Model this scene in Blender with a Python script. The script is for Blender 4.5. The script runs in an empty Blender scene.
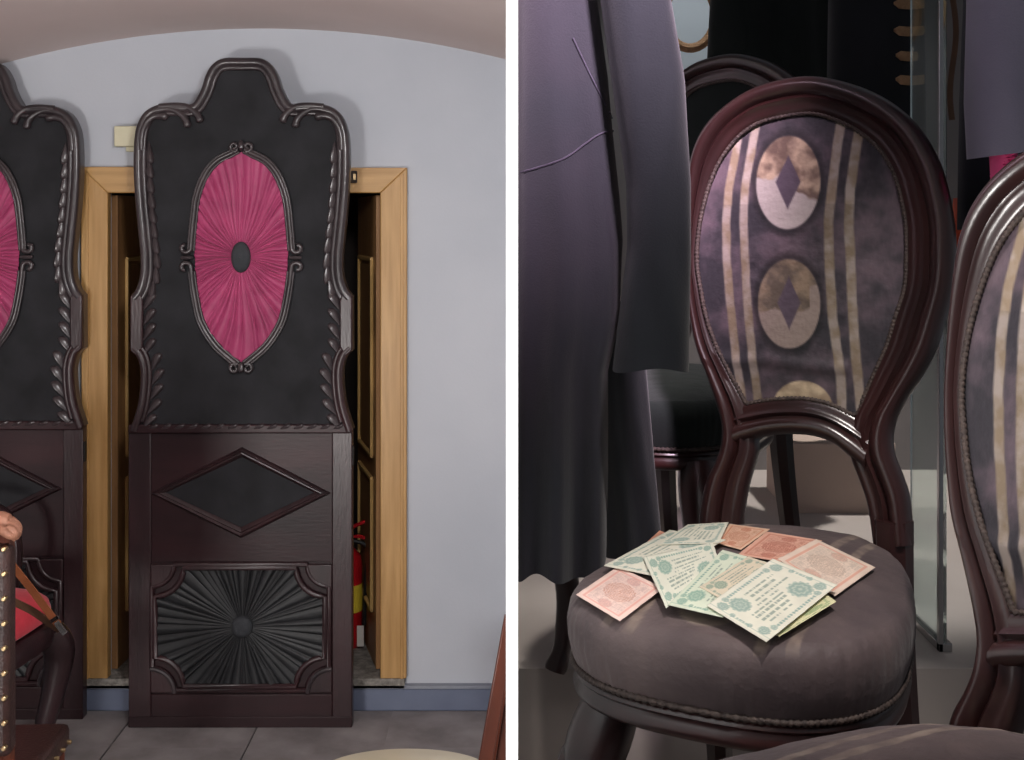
import bpy, bmesh, math, random
import numpy as np
from mathutils import Vector, Matrix, noise

# ------------------------------------------------------------------ camera, world, lights, exposure
F, HX, HY, E = 1200.0, 512.0, 220.0, 2.03        # focal length (px), horizon point, eye height (m)
scn = bpy.context.scene
COL = scn.collection
cam_d = bpy.data.cameras.new('camera'); cam = bpy.data.objects.new('camera', cam_d); COL.objects.link(cam)
cam.location = (0, 0, E); cam.rotation_euler = (math.pi / 2, 0, 0)
cam_d.sensor_width = 36; cam_d.lens = F / 1024 * 36
cam_d.shift_y = -(380 - HY) / 1024
cam_d.clip_start = 0.05
scn.camera = cam

w = bpy.data.worlds.new('world'); scn.world = w; w.use_nodes = True
w.node_tree.nodes['Background'].inputs[0].default_value = (0.86, 0.90, 1.0, 1)
w.node_tree.nodes['Background'].inputs[1].default_value = 0.11

scn.view_settings.view_transform = 'Standard'; scn.view_settings.look = 'None'
scn.view_settings.gamma = 1; scn.view_settings.use_curve_mapping = False
scn.view_settings.exposure = 0.0

def aim(o, target):
    o.rotation_euler = (Vector(target) - o.location).to_track_quat('-Z', 'Y').to_euler()
def area(name, loc, target, size, power, color=(1, 1, 1), sy=None):
    l = bpy.data.lights.new(name, 'AREA'); l.energy = power; l.color = color; l.size = size
    if sy: l.shape = 'RECTANGLE'; l.size_y = sy
    o = bpy.data.objects.new(name, l); COL.objects.link(o); o.location = loc; aim(o, target); return o
def spot(name, loc, target, power, angle, color=(1, 1, 1), size=0.05, blend=0.5):
    l = bpy.data.lights.new(name, 'SPOT'); l.energy = power; l.color = color
    l.spot_size = math.radians(angle); l.spot_blend = blend; l.shadow_soft_size = size
    o = bpy.data.objects.new(name, l); COL.objects.link(o); o.location = loc; aim(o, target); return o
area('room_lamp', (-2.75, 1.8, 2.60), (-1.0, 5.0, 1.5), 0.35, 46, (0.99, 0.98, 0.985))
area('room_lamp', (-0.15, 2.0, 2.62), (-1.0, 5.0, 1.4), 0.30, 32, (0.99, 0.98, 0.985))
area('vault_fill', (-1.9, -0.9, 0.7), (-1.3, 4.8, 2.7), 0.7, 108, (1.0, 0.96, 0.93))  # added uplight to brighten the vault, not a lamp of the room
spot('divider_fill', (1.0, -0.1, E + 0.8), (0.0, 0.9, E - 0.13), 215, 24, (1, 1, 1), 0.05, 0.7)  # added light that whitens the end face of the divider
spot('showcase_spot', (0.46, 0.72, E + 1.35), (0.38, 1.42, E - 0.36), 86, 30, (1.0, 0.93, 0.88), 0.04, 0.7)
spot('showcase_spot', (0.30, 0.75, E + 1.05), (0.10, 1.5, E + 0.37), 420, 36, (1.0, 0.78, 0.94), 0.06, 1.0)
spot('showcase_spot', (1.28, 3.36, E + 1.1), (0.80, 3.15, E - 0.75), 125, 54, (1.0, 0.95, 0.9), 0.05, 0.4)
spot('showcase_spot', (0.75, 0.35, E + 1.1), (0.62, 1.05, E - 0.1), 12, 40, (1.0, 0.95, 0.95), 0.05, 0.6)
spot('showcase_spot', (0.12, 1.95, E + 1.1), (0.06, 2.35, E - 0.77), 55, 36, (1.0, 0.94, 0.88), 0.05, 0.6)  # added spot to brighten the podium below the tailcoat
spot('showcase_spot', (0.50, 3.1, E + 1.2), (0.52, 3.5, E + 0.5), 14, 50, (0.95, 0.98, 1.0), 0.05, 0.6)  # added spot to brighten the pale board

# ------------------------------------------------------------------ helpers
rng = random.Random(7)
def P(px, py, d): return np.array(((px - HX) / F * d, d, E - (py - HY) / F * d))
def hexcol(r, g, b, gain=1.0):
    def c(v):
        v /= 255.0
        return (v / 12.92 if v <= 0.04045 else ((v + 0.055) / 1.055) ** 2.4) * gain
    return (c(r), c(g), c(b))
def lin(a):
    a = np.clip(np.asarray(a, float) / 255.0, 0, 1)
    return np.where(a <= 0.04045, a / 12.92, ((a + 0.055) / 1.055) ** 2.4)

def material(name, col, col2=None, rough=0.6, scale=6.0, stretch=(1, 1, 1), bump=0.0, bscale=60.0, spec=0.4,
             metal=0.0, sheen=0.0, attr=False, coat=0.0, contrast=(0.3, 0.7), detail=6, bstretch=None, trans=0.0):
    m = bpy.data.materials.new(name); m.use_nodes = True
    nt = m.node_tree; N = nt.nodes; L = nt.links; bs = N['Principled BSDF']
    bs.inputs['Roughness'].default_value = rough; bs.inputs['Metallic'].default_value = metal
    bs.inputs['Specular IOR Level'].default_value = spec
    bs.inputs['Sheen Weight'].default_value = sheen; bs.inputs['Coat Weight'].default_value = coat
    bs.inputs['Coat Roughness'].default_value = 0.25
    bs.inputs['Transmission Weight'].default_value = trans
    tc = N.new('ShaderNodeTexCoord')
    if attr:
        a = N.new('ShaderNodeAttribute'); a.attribute_name = 'Col'; L.new(a.outputs['Color'], bs.inputs['Base Color'])
    elif col2 is None:
        bs.inputs['Base Color'].default_value = (*col, 1)
    else:
        mp = N.new('ShaderNodeMapping'); mp.inputs['Scale'].default_value = stretch; L.new(tc.outputs['Object'], mp.inputs[0])
        nz = N.new('ShaderNodeTexNoise'); nz.inputs['Scale'].default_value = scale; nz.inputs['Detail'].default_value = detail
        L.new(mp.outputs[0], nz.inputs['Vector'])
        rp = N.new('ShaderNodeValToRGB'); rp.color_ramp.elements[0].position = contrast[0]; rp.color_ramp.elements[1].position = contrast[1]
        rp.color_ramp.elements[0].color = (*col, 1); rp.color_ramp.elements[1].color = (*col2, 1)
        L.new(nz.outputs['Fac'], rp.inputs[0]); L.new(rp.outputs[0], bs.inputs['Base Color'])
    if bump:
        mp2 = N.new('ShaderNodeMapping'); mp2.inputs['Scale'].default_value = bstretch or stretch; L.new(tc.outputs['Object'], mp2.inputs[0])
        n2 = N.new('ShaderNodeTexNoise'); n2.inputs['Scale'].default_value = bscale; n2.inputs['Detail'].default_value = 4
        L.new(mp2.outputs[0], n2.inputs['Vector'])
        bp = N.new('ShaderNodeBump'); bp.inputs['Strength'].default_value = bump; bp.inputs['Distance'].default_value = 0.01
        L.new(n2.outputs['Fac'], bp.inputs['Height']); L.new(bp.outputs[0], bs.inputs['Normal'])
    return m

def add(name, V, Fc, m, parent=None, smooth=True, cols=None, sharp=40, fix=True):
    me = bpy.data.meshes.new(name)
    me.from_pydata([tuple(map(float, v)) for v in V], [], [tuple(f) for f in Fc])
    if cols is not None:
        at = me.color_attributes.new('Col', 'FLOAT_COLOR', 'POINT')
        c4 = np.ones((len(V), 4), np.float32); c4[:, :3] = cols
        at.data.foreach_set('color', c4.ravel())
    if fix:
        b = bmesh.new(); b.from_mesh(me); bmesh.ops.recalc_face_normals(b, faces=b.faces); b.to_mesh(me); b.free()
    if smooth:
        me.shade_smooth(); me.set_sharp_from_angle(angle=math.radians(sharp))
    me.materials.append(m)
    o = bpy.data.objects.new(name, me); COL.objects.link(o)
    if parent: o.parent = parent
    return o
def thing(name, label, cat, loc=(0, 0, 0), rz=0.0, group=None):
    o = bpy.data.objects.new(name, None); COL.objects.link(o); o.empty_display_size = 0.05
    o.location = tuple(map(float, loc)); o.rotation_euler = (0, 0, rz); tag(o, label, cat, group); return o
def tag(o, label=None, cat=None, group=None, kind=None):
    if label: o['label'] = label
    if cat: o['category'] = cat
    if group: o['group'] = group
    if kind: o['kind'] = kind
    return o
def copy_tree(o, parent=None):
    c = o.copy(); COL.objects.link(c); c.parent = parent
    for ch in list(o.children): copy_tree(ch, c)
    return c
class MB:
    def __init__(s): s.v = []; s.f = []
    def grid(s, G, closed_u=False, closed_v=False):
        n, m = len(G), len(G[0]); o = len(s.v)
        for r in G: s.v.extend([tuple(p) for p in r])
        for i in range(n if closed_u else n - 1):
            for j in range(m if closed_v else m - 1):
                a, b = (i + 1) % n, (j + 1) % m
                s.f.append((o + i * m + j, o + i * m + b, o + a * m + b, o + a * m + j))
        return o
    def rings(s, R, cap=True):
        o = s.grid(R, closed_v=True); m = len(R[0])
        if cap:
            s.f.append(tuple(o + k for k in range(m))); s.f.append(tuple(o + (len(R) - 1) * m + k for k in range(m - 1, -1, -1)))
    def box(s, a, b):
        (x0, y0, z0), (x1, y1, z1) = a, b; o = len(s.v)
        s.v += [(x, y, z) for x in (x0, x1) for y in (y0, y1) for z in (z0, z1)]
        s.f += [tuple(o + k for k in q) for q in ((0, 1, 3, 2), (4, 6, 7, 5), (0, 4, 5, 1), (2, 3, 7, 6), (0, 2, 6, 4), (1, 5, 7, 3))]
    def prism(s, poly, y0, y1):                  # poly in (x,z), extruded along y
        n = len(poly); o = len(s.v)
        s.v += [(x, y0, z) for x, z in poly] + [(x, y1, z) for x, z in poly]
        s.f.append(tuple(range(o, o + n))); s.f.append(tuple(range(o + 2 * n - 1, o + n - 1, -1)))
        for i in range(n):
            j = (i + 1) % n; s.f.append((o + i, o + n + i, o + n + j, o + j))
    def tube(s, path, rad, up=(0, 1, 0), seg=8, sq=1.0, cap=True, closed=False, roundend=False):
        path = np.asarray(path, float); n = len(path)
        rad = np.full(n, rad) if np.isscalar(rad) else np.asarray(rad, float)
        up = np.asarray(up, float); R = []
        for i in range(n):
            if closed: t = path[(i + 1) % n] - path[i - 1]
            else: t = path[min(i + 1, n - 1)] - path[max(i - 1, 0)]
            t = t / (np.linalg.norm(t) + 1e-12)
            b = np.cross(t, up); b /= np.linalg.norm(b) + 1e-12; u = np.cross(b, t)
            R.append([path[i] + rad[i] * (math.cos(a) * b + sq * math.sin(a) * u) for a in np.linspace(0, 2 * math.pi, seg, endpoint=False)])
        if closed: s.grid(R, closed_u=True, closed_v=True)
        else: s.rings(R, cap)
    def build(s, name, m, parent=None, smooth=True, sharp=40, bevel=0.0):
        o = add(name, s.v, s.f, m, parent, smooth, sharp=sharp)
        if bevel:
            md = o.modifiers.new('bevel', 'BEVEL'); md.width = bevel; md.segments = 2; md.limit_method = 'ANGLE'
        return o
def boxobj(name, a, b, m, parent=None, bevel=0.0):
    k = MB(); k.box(a, b); return k.build(name, m, parent, smooth=bool(bevel), bevel=bevel)
def spline(pts, n):
    pts = np.asarray(pts, float); m = len(pts)
    t = np.linspace(0, m - 1, n); i = np.minimum(t.astype(int), m - 2); u = (t - i)[:, None]
    p0 = pts[np.maximum(i - 1, 0)]; p1 = pts[i]; p2 = pts[i + 1]; p3 = pts[np.minimum(i + 2, m - 1)]
    return 0.5 * (2 * p1 + (p2 - p0) * u + (2 * p0 - 5 * p1 + 4 * p2 - p3) * u ** 2 + (3 * p1 - p0 - 3 * p2 + p3) * u ** 3)
def resample(pts, n):
    pts = np.asarray(pts, float); d = np.r_[0, np.cumsum(np.linalg.norm(np.diff(pts, axis=0), axis=1))]
    t = np.linspace(0, d[-1], n); return np.stack([np.interp(t, d, pts[:, k]) for k in range(pts.shape[1])], 1)
def nz(x, y, z=0.0): return noise.noise((x, y, z))
def fbm(x, y, z=0.0, o=4):
    s = 0.0; a = 0.5
    for _ in range(o): s += a * noise.noise((x, y, z)); x *= 2.03; y *= 2.03; z += 7.1; a *= 0.5
    return s
def inside(poly, x, y):
    x = np.asarray(x, float); y = np.asarray(y, float); r = np.zeros(x.shape, bool); n = len(poly)
    for i in range(n):
        x1, y1 = poly[i]; x2, y2 = poly[(i + 1) % n]
        if y1 == y2: continue
        c = ((y1 > y) != (y2 > y)) & (x < (x2 - x1) * (y - y1) / (y2 - y1) + x1); r ^= c
    return r

# ------------------------------------------------------------------ materials
M = {}
M['wall'] = material('wall_paint', hexcol(176, 180, 188), hexcol(188, 191, 198), 0.85, 1.5, bump=0.04, bscale=90)
M['vault'] = material('vault_plaster', hexcol(204, 188, 184), hexcol(214, 199, 195), 0.9, 1.2, bump=0.03, bscale=60)
M['white'] = material('white_board', (0.93, 0.93, 0.93), None, 0.5)
M['skirt'] = material('skirting_paint', hexcol(92, 100, 122), hexcol(104, 112, 132), 0.55, 5, bump=0.03)
M['ledge'] = material('skirting_ledge', hexcol(126, 130, 142), hexcol(140, 144, 152), 0.7, 8, bump=0.05)
M['stone'] = material('floor_stone', hexcol(118, 112, 112), hexcol(150, 144, 144), 0.65, 5, bump=0.12, bscale=45, contrast=(0.35, 0.65))
M['grout'] = material('floor_joint', hexcol(84, 80, 80), None, 0.9)
M['rough'] = material('threshold_stone', hexcol(92, 88, 82), hexcol(150, 145, 138), 0.9, 40, bump=0.6, bscale=70)
M['oak'] = material('oak', hexcol(160, 120, 68), hexcol(186, 146, 92), 0.42, 3.2, stretch=(14, 14, 0.9), bump=0.05, bscale=12, coat=0.15)
M['oakh'] = material('oak_rail', hexcol(160, 120, 68), hexcol(186, 146, 92), 0.42, 3.2, stretch=(0.9, 14, 14), bump=0.05, bscale=12, coat=0.15)
M['leaf'] = material('door_wood', hexcol(126, 90, 56), hexcol(150, 110, 70), 0.45, 3, stretch=(10, 10, 0.8), bump=0.05, bscale=12)
M['leafmould'] = material('door_moulding', hexcol(178, 142, 86), hexcol(196, 160, 104), 0.4, 3, stretch=(10, 10, 0.8))
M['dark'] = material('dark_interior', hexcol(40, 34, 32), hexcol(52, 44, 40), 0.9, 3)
M['ebony'] = material('ebonised_wood', hexcol(38, 32, 35), hexcol(64, 55, 57), 0.28, 9, stretch=(1, 1, 0.6), bump=0.12, bscale=40, spec=0.6)
M['maho'] = material('dark_mahogany', hexcol(30, 19, 22), hexcol(54, 32, 35), 0.34, 4, stretch=(2, 2, 0.35), bump=0.10, bscale=26, spec=0.55, bstretch=(4, 4, 0.6))
M['mahoh'] = material('dark_mahogany_rail', hexcol(30, 19, 22), hexcol(54, 32, 35), 0.40, 4, stretch=(0.35, 2, 2), bump=0.05, bscale=26, spec=0.3, bstretch=(0.6, 4, 4))
M['black'] = material('black_cloth', hexcol(32, 32, 34), hexcol(45, 45, 48), 0.85, 7, bump=0.10, bscale=30, spec=0.2)
M['blacksilk'] = material('black_silk', hexcol(20, 21, 23), hexcol(33, 34, 37), 0.5, 12, bump=0.10, bscale=60, spec=0.45)
M['pink'] = material('crimson_silk', hexcol(138, 43, 83), hexcol(168, 60, 104), 0.5, 9, bump=0.08, bscale=70, spec=0.35, sheen=0.15)
M['button'] = material('button_cloth', hexcol(42, 44, 48), hexcol(54, 56, 60), 0.8, 40, bump=0.2, bscale=160)
M['cream'] = material('cream_plastic', hexcol(196, 190, 160), hexcol(206, 200, 172), 0.5, 8)
M['chrome'] = material('steel', hexcol(190, 190, 190), None, 0.25, metal=1.0)
M['brass'] = material('brass', hexcol(190, 165, 125), None, 0.38, metal=1.0)
M['leather'] = material('brown_leather', hexcol(44, 27, 25), hexcol(62, 38, 34), 0.4, 14, bump=0.25, bscale=120, spec=0.5)
M['belt'] = material('belt_leather', hexcol(130, 72, 44), hexcol(150, 88, 56), 0.45, 20, bump=0.15, bscale=120)
M['belt2'] = material('belt_back', hexcol(84, 58, 40), hexcol(100, 70, 50), 0.6, 20, bump=0.2, bscale=120)
M['red'] = material('red_cushion', hexcol(196, 40, 58), hexcol(216, 58, 74), 0.7, 14, bump=0.15, bscale=60, sheen=0.2)
M['extred'] = material('extinguisher_red', hexcol(170, 22, 30), None, 0.3, coat=0.4)
M['yellow'] = material('yellow_sticker', hexcol(216, 190, 60), None, 0.5)
M['paper'] = material('paper_tag', hexcol(205, 198, 190), None, 0.8)
M['rubber'] = material('black_rubber', hexcol(24, 24, 24), None, 0.6)
M['cherry'] = material('cherry_wood', hexcol(70, 32, 20), hexcol(98, 46, 28), 0.35, 4, stretch=(3, 3, 0.5), bump=0.06, bscale=20, coat=0.2)
M['skin'] = material('skin', hexcol(140, 96, 76), hexcol(160, 112, 90), 0.55, 18, bump=0.05, bscale=90)
M['sleeve'] = material('dark_sleeve', hexcol(40, 38, 42), None, 0.9)
M['rose'] = material('rosewood', hexcol(30, 18, 18), hexcol(64, 35, 34), 0.28, 4, stretch=(2, 2, 0.5), bump=0.05, bscale=30, spec=0.6, coat=0.35)
M['print'] = material('printed_silk', (1, 1, 1), rough=0.62, attr=True, bump=0.12, bscale=140, spec=0.35, sheen=0.1)
M['seatf'] = material('seat_silk', (1, 1, 1), rough=0.6, attr=True, bump=0.14, bscale=110, spec=0.3, sheen=0.1)
M['note'] = material('banknote_paper', (1, 1, 1), rough=0.8, attr=True, spec=0.2)
M['gimp'] = material('braid', hexcol(54, 45, 43), hexcol(84, 71, 65), 0.6, 160, bump=0.3, bscale=300)
M['coat'] = material('lilac_grey_wool', hexcol(31, 33, 39), hexcol(42, 39, 46), 0.85, 5, bump=0.12, bscale=420, sheen=0.15, spec=0.2)
M['coats'] = material('slate_wool', hexcol(25, 28, 33), hexcol(31, 34, 39), 0.85, 5, bump=0.12, bscale=420, sheen=0.1, spec=0.2)
M['coatr'] = material('pale_lilac_wool', hexcol(92, 90, 104), hexcol(104, 101, 116), 0.85, 5, bump=0.12, bscale=420, sheen=0.2, spec=0.2)
M['seam'] = material('seam_thread', hexcol(52, 48, 60), None, 0.9)
M['darkcoat'] = material('black_wool', hexcol(26, 28, 31), hexcol(36, 38, 42), 0.9, 5, bump=0.1, bscale=300, sheen=0.2, spec=0.2)
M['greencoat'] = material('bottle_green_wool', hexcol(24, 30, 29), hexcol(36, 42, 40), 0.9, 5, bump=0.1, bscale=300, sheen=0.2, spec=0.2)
M['gold'] = material('gold_braid', hexcol(156, 120, 88), hexcol(182, 144, 108), 0.6, 60, bump=0.4, bscale=200, metal=0.35)
M['rfloor'] = material('showcase_floor', hexcol(168, 158, 152), hexcol(186, 178, 172), 0.5, 2.5, bump=0.03, bscale=60)
M['rwall'] = material('showcase_wall', hexcol(120, 116, 116), hexcol(134, 130, 130), 0.9, 2, bump=0.02)
M['beige'] = material('beige_plinth', hexcol(168, 150, 138), hexcol(182, 164, 152), 0.8, 3, bump=0.03)
M['glass'] = material('glass', (0.80, 0.95, 0.93), None, 0.02, spec=0.5, trans=1.0)
M['orange'] = material('orange_silk', hexcol(206, 74, 44), hexcol(224, 96, 60), 0.6, 14, sheen=0.2)
M['hotpink'] = material('pink_silk', hexcol(226, 60, 124), hexcol(236, 84, 144), 0.6, 14)
M['palewall'] = material('pale_blue_board', hexcol(196, 206, 212), hexcol(206, 214, 220), 0.8, 3)
M['creamlac'] = material('cream_lacquer', hexcol(206, 196, 170), hexcol(214, 206, 182), 0.4, 6, coat=0.2)

# ================================================================== LEFT ROOM
DW = 4.98
kw = DW / F
def WX(px): return (px - HX) * kw
def WZ(py): return E - (py - HY) * kw
ZT = WZ(676)
k = MB()                                             # back wall with the door opening
k.box((-4.2, DW, 0), (WX(106), DW + 0.07, 3.3)); k.box((WX(384), DW, 0), (-0.006, DW + 0.07, 3.3))
k.box((WX(106), DW, WZ(188)), (WX(384), DW + 0.3, 3.3)); k.box((WX(106), DW, 0), (WX(384), DW + 0.07, ZT - 0.05))
tag(k.build('wall_back', M['wall'], smooth=False), kind='structure')
tag(boxobj('wall_left', (-4.3, -1.5, 0), (-4.2, DW + 0.3, 3.3), M['wall']), kind='structure')
tag(boxobj('wall_divider', (-0.0045, 0.9, 0), (0.0045, DW + 0.3, 3.4), M['white']), kind='structure')
k = MB(); R0 = []; R1 = []                           # shallow barrel vault
for px in np.linspace(-560, 514, 60):
    dx = px - 262; py = 28.5 + 0.00052 * dx * dx
    R0.append((WX(px), WZ(py))); R1.append((WX(px), WZ(py) + 0.12))
k.prism([(x, z) for x, z in R0] + [(x, z) for x, z in R1[::-1]], -1.5, DW + 0.3)
tag(k.build('ceiling', M['vault'], sharp=30), kind='structure')
fl = tag(boxobj('floor', (-4.3, -1.5, -0.1), (-0.0045, DW + 0.3, -0.006), M['grout']), kind='structure')
sl = None
for i in range(8):
    for j in range(5):
        x0 = -4.2 + i * 0.53 ; y0 = DW - 0.36 - 0.56 * j
        if sl is None:
            sl = boxobj('slab', (0.003, 0.003, -0.03), (0.527, 0.557, 0.0), M['stone'], fl); o = sl
        else:
            o = sl.copy(); COL.objects.link(o)
        o.location = (min(x0, -0.0045 - 0.53), y0 if j else DW - 0.55, rng.uniform(-0.001, 0.001))
k = MB(); k.box((-4.2, DW - 0.022, 0), (-0.0045, DW, WZ(686)))
sk = tag(k.build('baseboard_back', M['skirt'], smooth=True, bevel=0.006), kind='structure')
boxobj('ledge', (-4.2, DW - 0.03, WZ(686)), (-0.0045, DW, WZ(683)), M['ledge'], sk)

# niche behind the doorway
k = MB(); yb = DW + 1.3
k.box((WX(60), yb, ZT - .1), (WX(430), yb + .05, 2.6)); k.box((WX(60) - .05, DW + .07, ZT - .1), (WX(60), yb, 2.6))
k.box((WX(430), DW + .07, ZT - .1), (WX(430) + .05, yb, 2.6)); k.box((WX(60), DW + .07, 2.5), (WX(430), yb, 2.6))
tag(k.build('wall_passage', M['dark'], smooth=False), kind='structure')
tag(boxobj('floor_passage', (WX(86), DW - 0.03, ZT - 0.04), (WX(405), yb, ZT), M['rough']), kind='structure')

# oak casing
dr = thing('door_1', None, None, (0, 0, 0)); tag(dr, kind='structure')
def quad_prism(name, poly, y0, y1, m, parent, bevel=0.004):
    q = MB(); q.prism([(WX(a), WZ(b)) for a, b in poly], y0, y1); return q.build(name, m, parent, bevel=bevel)
y0, y1 = DW - 0.03, DW + 0.015
quad_prism('casing', [(83, 167), (110, 193), (110, 676), (84.5, 676)], y0, y1, M['oak'], dr)
quad_prism('casing', [(407.5, 168), (381, 193), (381, 676), (407, 676)], y0, y1, M['oak'], dr)
quad_prism('casing', [(83, 167), (407.5, 168), (381, 193), (110, 193)], y0, y1, M['oakh'], dr)
for a, b in ((91, 88), (401, 404)):
    quad_prism('casing_bead', [(a, 176), (b, 174), (b, 676), (a, 676)], y0 - 0.005, y0 + 0.01, M['oak'], dr, 0.002)
# two open leaves
def leaf(px, rz, sgn, label=None):
    e = thing('door_leaf', None, None, (WX(px), DW + 0.075, ZT + 0.004), rz)
    e.parent = dr
    H = WZ(193) - ZT - 0.012; L = 0.54
    # leaf lies along +y from the hinge; visible face is +sgn x
    t = 0.02; q = MB(); q.box((-t, 0, 0), (t, L, H))
    o = q.build('leaf_board', M['leaf'], e)
    for (z0, z1) in ((0.22, 0.78), (0.88, 1.72)):
        pan = boxobj('leaf_panel', (-t - 0.004, 0.11, z0 + 0.02), (t + 0.004, L - 0.1, z1 - 0.02), M['leaf'], e, 0.006)
        m_ = MB()
        for s in (-1, 1):
            x = s * (t + 0.004)
            pts = [(x, 0.09, z0), (x, L - 0.08, z0), (x, L - 0.08, z1), (x, 0.09, z1)]
            for a in range(4):
                m_.tube([pts[a], pts[(a + 1) % 4]], 0.010, up=(1, 0, 0), seg=6)
        m_.build('moulding', M['leafmould'], e)
    boxobj('leaf_edge', (-t - .001, -0.004, 0), (t + .001, 0.02, H), M['leaf'], e)
    return e
leaf(107, math.radians(-3), 1)
leaf(379, math.radians(15.5), -1)
# clip on the head casing
c = P(353, 177, DW - 0.03)
o = boxobj('cable_clip', (c[0] - 0.02, DW - 0.05, c[2] - 0.025), (c[0] + 0.018, DW - 0.028, c[2] + 0.025), M['dark'], None, 0.004)
tag(o, 'small dark clip fixed to the oak door head beside the tall panel', 'clip')
boxobj('clip_screw', (c[0] + 0.004, DW - 0.054, c[2] - 0.012), (c[0] + 0.014, DW - 0.049, c[2] + 0.012), M['brass'], o)
# junction box on the wall
c = P(128, 137, DW)
jb = thing('junction_box', 'small cream junction box fixed on grey wall between the tall panels', 'junction box', (c[0], DW, c[2]))
boxobj('box_body', (-0.042, -0.05, -0.042), (0.05, 0, 0.042), M['cream'], jb, 0.004)
boxobj('box_base', (0.0, -0.03, -0.062), (0.05, 0, -0.042), M['cream'], jb, 0.003)

# fire extinguisher standing in the doorway
ex = thing('fire_extinguisher', 'red fire extinguisher with yellow sticker in the open doorway', 'fire extinguisher', (WX(341) * 1.03, DW + 0.36, ZT))
def lathe(prof, seg=20): return [[(r * math.cos(a), r * math.sin(a), z) for a in np.linspace(0, 2 * math.pi, seg, endpoint=False)] for r, z in prof]
k = MB(); k.rings(lathe([(0.055, 0), (0.062, 0.01), (0.065, 0.03), (0.065, 0.36), (0.058, 0.40), (0.03, 0.43), (0.02, 0.45)])); k.build('cylinder', M['extred'], ex)
k = MB(); k.rings(lathe([(0.0656, 0.16), (0.0656, 0.28)]), cap=False); k.build('sticker', M['yellow'], ex)
k = MB(); k.rings(lathe([(0.02, 0.45), (0.024, 0.46), (0.024, 0.49), (0.015, 0.5)])); k.build('valve', M['brass'], ex)
k = MB(); k.tube([(-0.02, 0, 0.49), (0.03, 0, 0.53), (0.10, 0, 0.56)], 0.009, seg=6); k.tube([(0, 0, 0.48), (0.05, 0, 0.485), (0.10, 0, 0.47)], 0.008, seg=6); k.build('handle', M['extred'], ex)
k = MB(); k.tube(spline([(0.02, -0.02, 0.47), (0.09, -0.02, 0.44), (0.085, -0.03, 0.3), (0.075, -0.02, 0.1)], 16), 0.010, seg=8); k.build('hose', M['rubber'], ex)
boxobj('inspection_tag', (0.05, -0.07, 0.02), (0.08, -0.066, 0.11), M['paper'], ex)

# ------------------------------------------------------------------ tall carved panel
DP = F * E / (727 - HY); kp = DP / F
def L2(px, py, y=0.0): return ((px - 241) * kp, y, (727 - py) * kp)
half = [(241, 58.5), (222.6, 59), (212, 65), (205.5, 75.5), (201.6, 87.4), (196, 99), (190.5, 104.5), (178, 104), (159.5, 105), (146, 111), (138.5, 121.6),
        (134.5, 137), (133.5, 166), (135, 198), (138.5, 235), (140.5, 257), (140, 275), (136, 289), (130.5, 296)]
half2 = [(130.2, 350), (136.6, 357), (140, 371), (139.3, 390), (136.6, 407), (129.7, 429)]
hs = spline(half, 110); hs2 = spline(half2, 30)
left_edge = np.vstack([hs, hs2])                     # from top centre to lower left
mirror = lambda a: np.stack([482 - a[:, 0], a[:, 1]], 1)
outline = np.vstack([left_edge, mirror(left_edge)[::-1][:-1]])
def inset(path, d):                                  # offset an open px path to its left/right by d px
    t = np.gradient(path, axis=0); t /= np.linalg.norm(t, axis=1)[:, None] + 1e-9
    return path - d * np.stack([t[:, 1], -t[:, 0]], 1)
def polar(center, boundary, nang, nr, hfun, jitter=False):
    cx, cy = center; th = np.linspace(0, 2 * math.pi, nang, endpoint=False); rad = np.zeros(nang)
    b = np.asarray(boundary); d = b - np.array([cx, cy])
    for i, a in enumerate(th):
        u = np.array((math.cos(a), math.sin(a))); e = np.roll(d, -1, 0) - d
        den = u[0] * e[:, 1] - u[1] * e[:, 0]; den = np.where(abs(den) < 1e-9, 1e-9, den)
        t = (d[:, 0] * e[:, 1] - d[:, 1] * e[:, 0]) / den; s = (d[:, 0] * u[1] - d[:, 1] * u[0]) / den
        ok = (t > 0) & (s >= -1e-6) & (s <= 1 + 1e-6); rad[i] = t[ok].max() if ok.any() else 0
    G = []
    for j in range(nr + 1):
        f = 0.001 + 0.999 * j / nr; row = []
        for i, a in enumerate(th):
            px = cx + rad[i] * f * math.cos(a); py = cy + rad[i] * f * math.sin(a)
            row.append(L2(px, py, -hfun(a, f, px, py, rad[i] * f)))
        G.append(row)
    return G
def pleats(n, seed):
    r = random.Random(seed); a = sorted((i + r.uniform(-0.38, 0.38)) / n * 2 * math.pi for i in range(n))
    amp = [r.uniform(0.45, 1.0) for _ in a]; skew = [r.uniform(0.25, 0.75) for _ in a]
    def f(t):
        t %= 2 * math.pi
        for i in range(n):
            a0 = a[i]; a1 = a[(i + 1) % n] + (2 * math.pi if i == n - 1 else 0)
            for tt in (t, t + 2 * math.pi):
                if a0 <= tt < a1:
                    u = (tt - a0) / (a1 - a0); s = skew[i]
                    u = u / (2 * s) if u < s else 0.5 + (u - s) / (2 * (1 - s))
                    return amp[i] * math.sin(math.pi * u) ** 0.6
        return 0
    return f
def tubes(name, paths, m, parent, y):                # paths: list of (px path, radius px array or value)
    k = MB()
    for pth, r in paths:
        k.tube([L2(a, b, y) for a, b in pth], np.asarray(r) * kp if not np.isscalar(r) else r * kp, seg=8)
    return k.build(name, m, parent, sharp=60)

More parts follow.
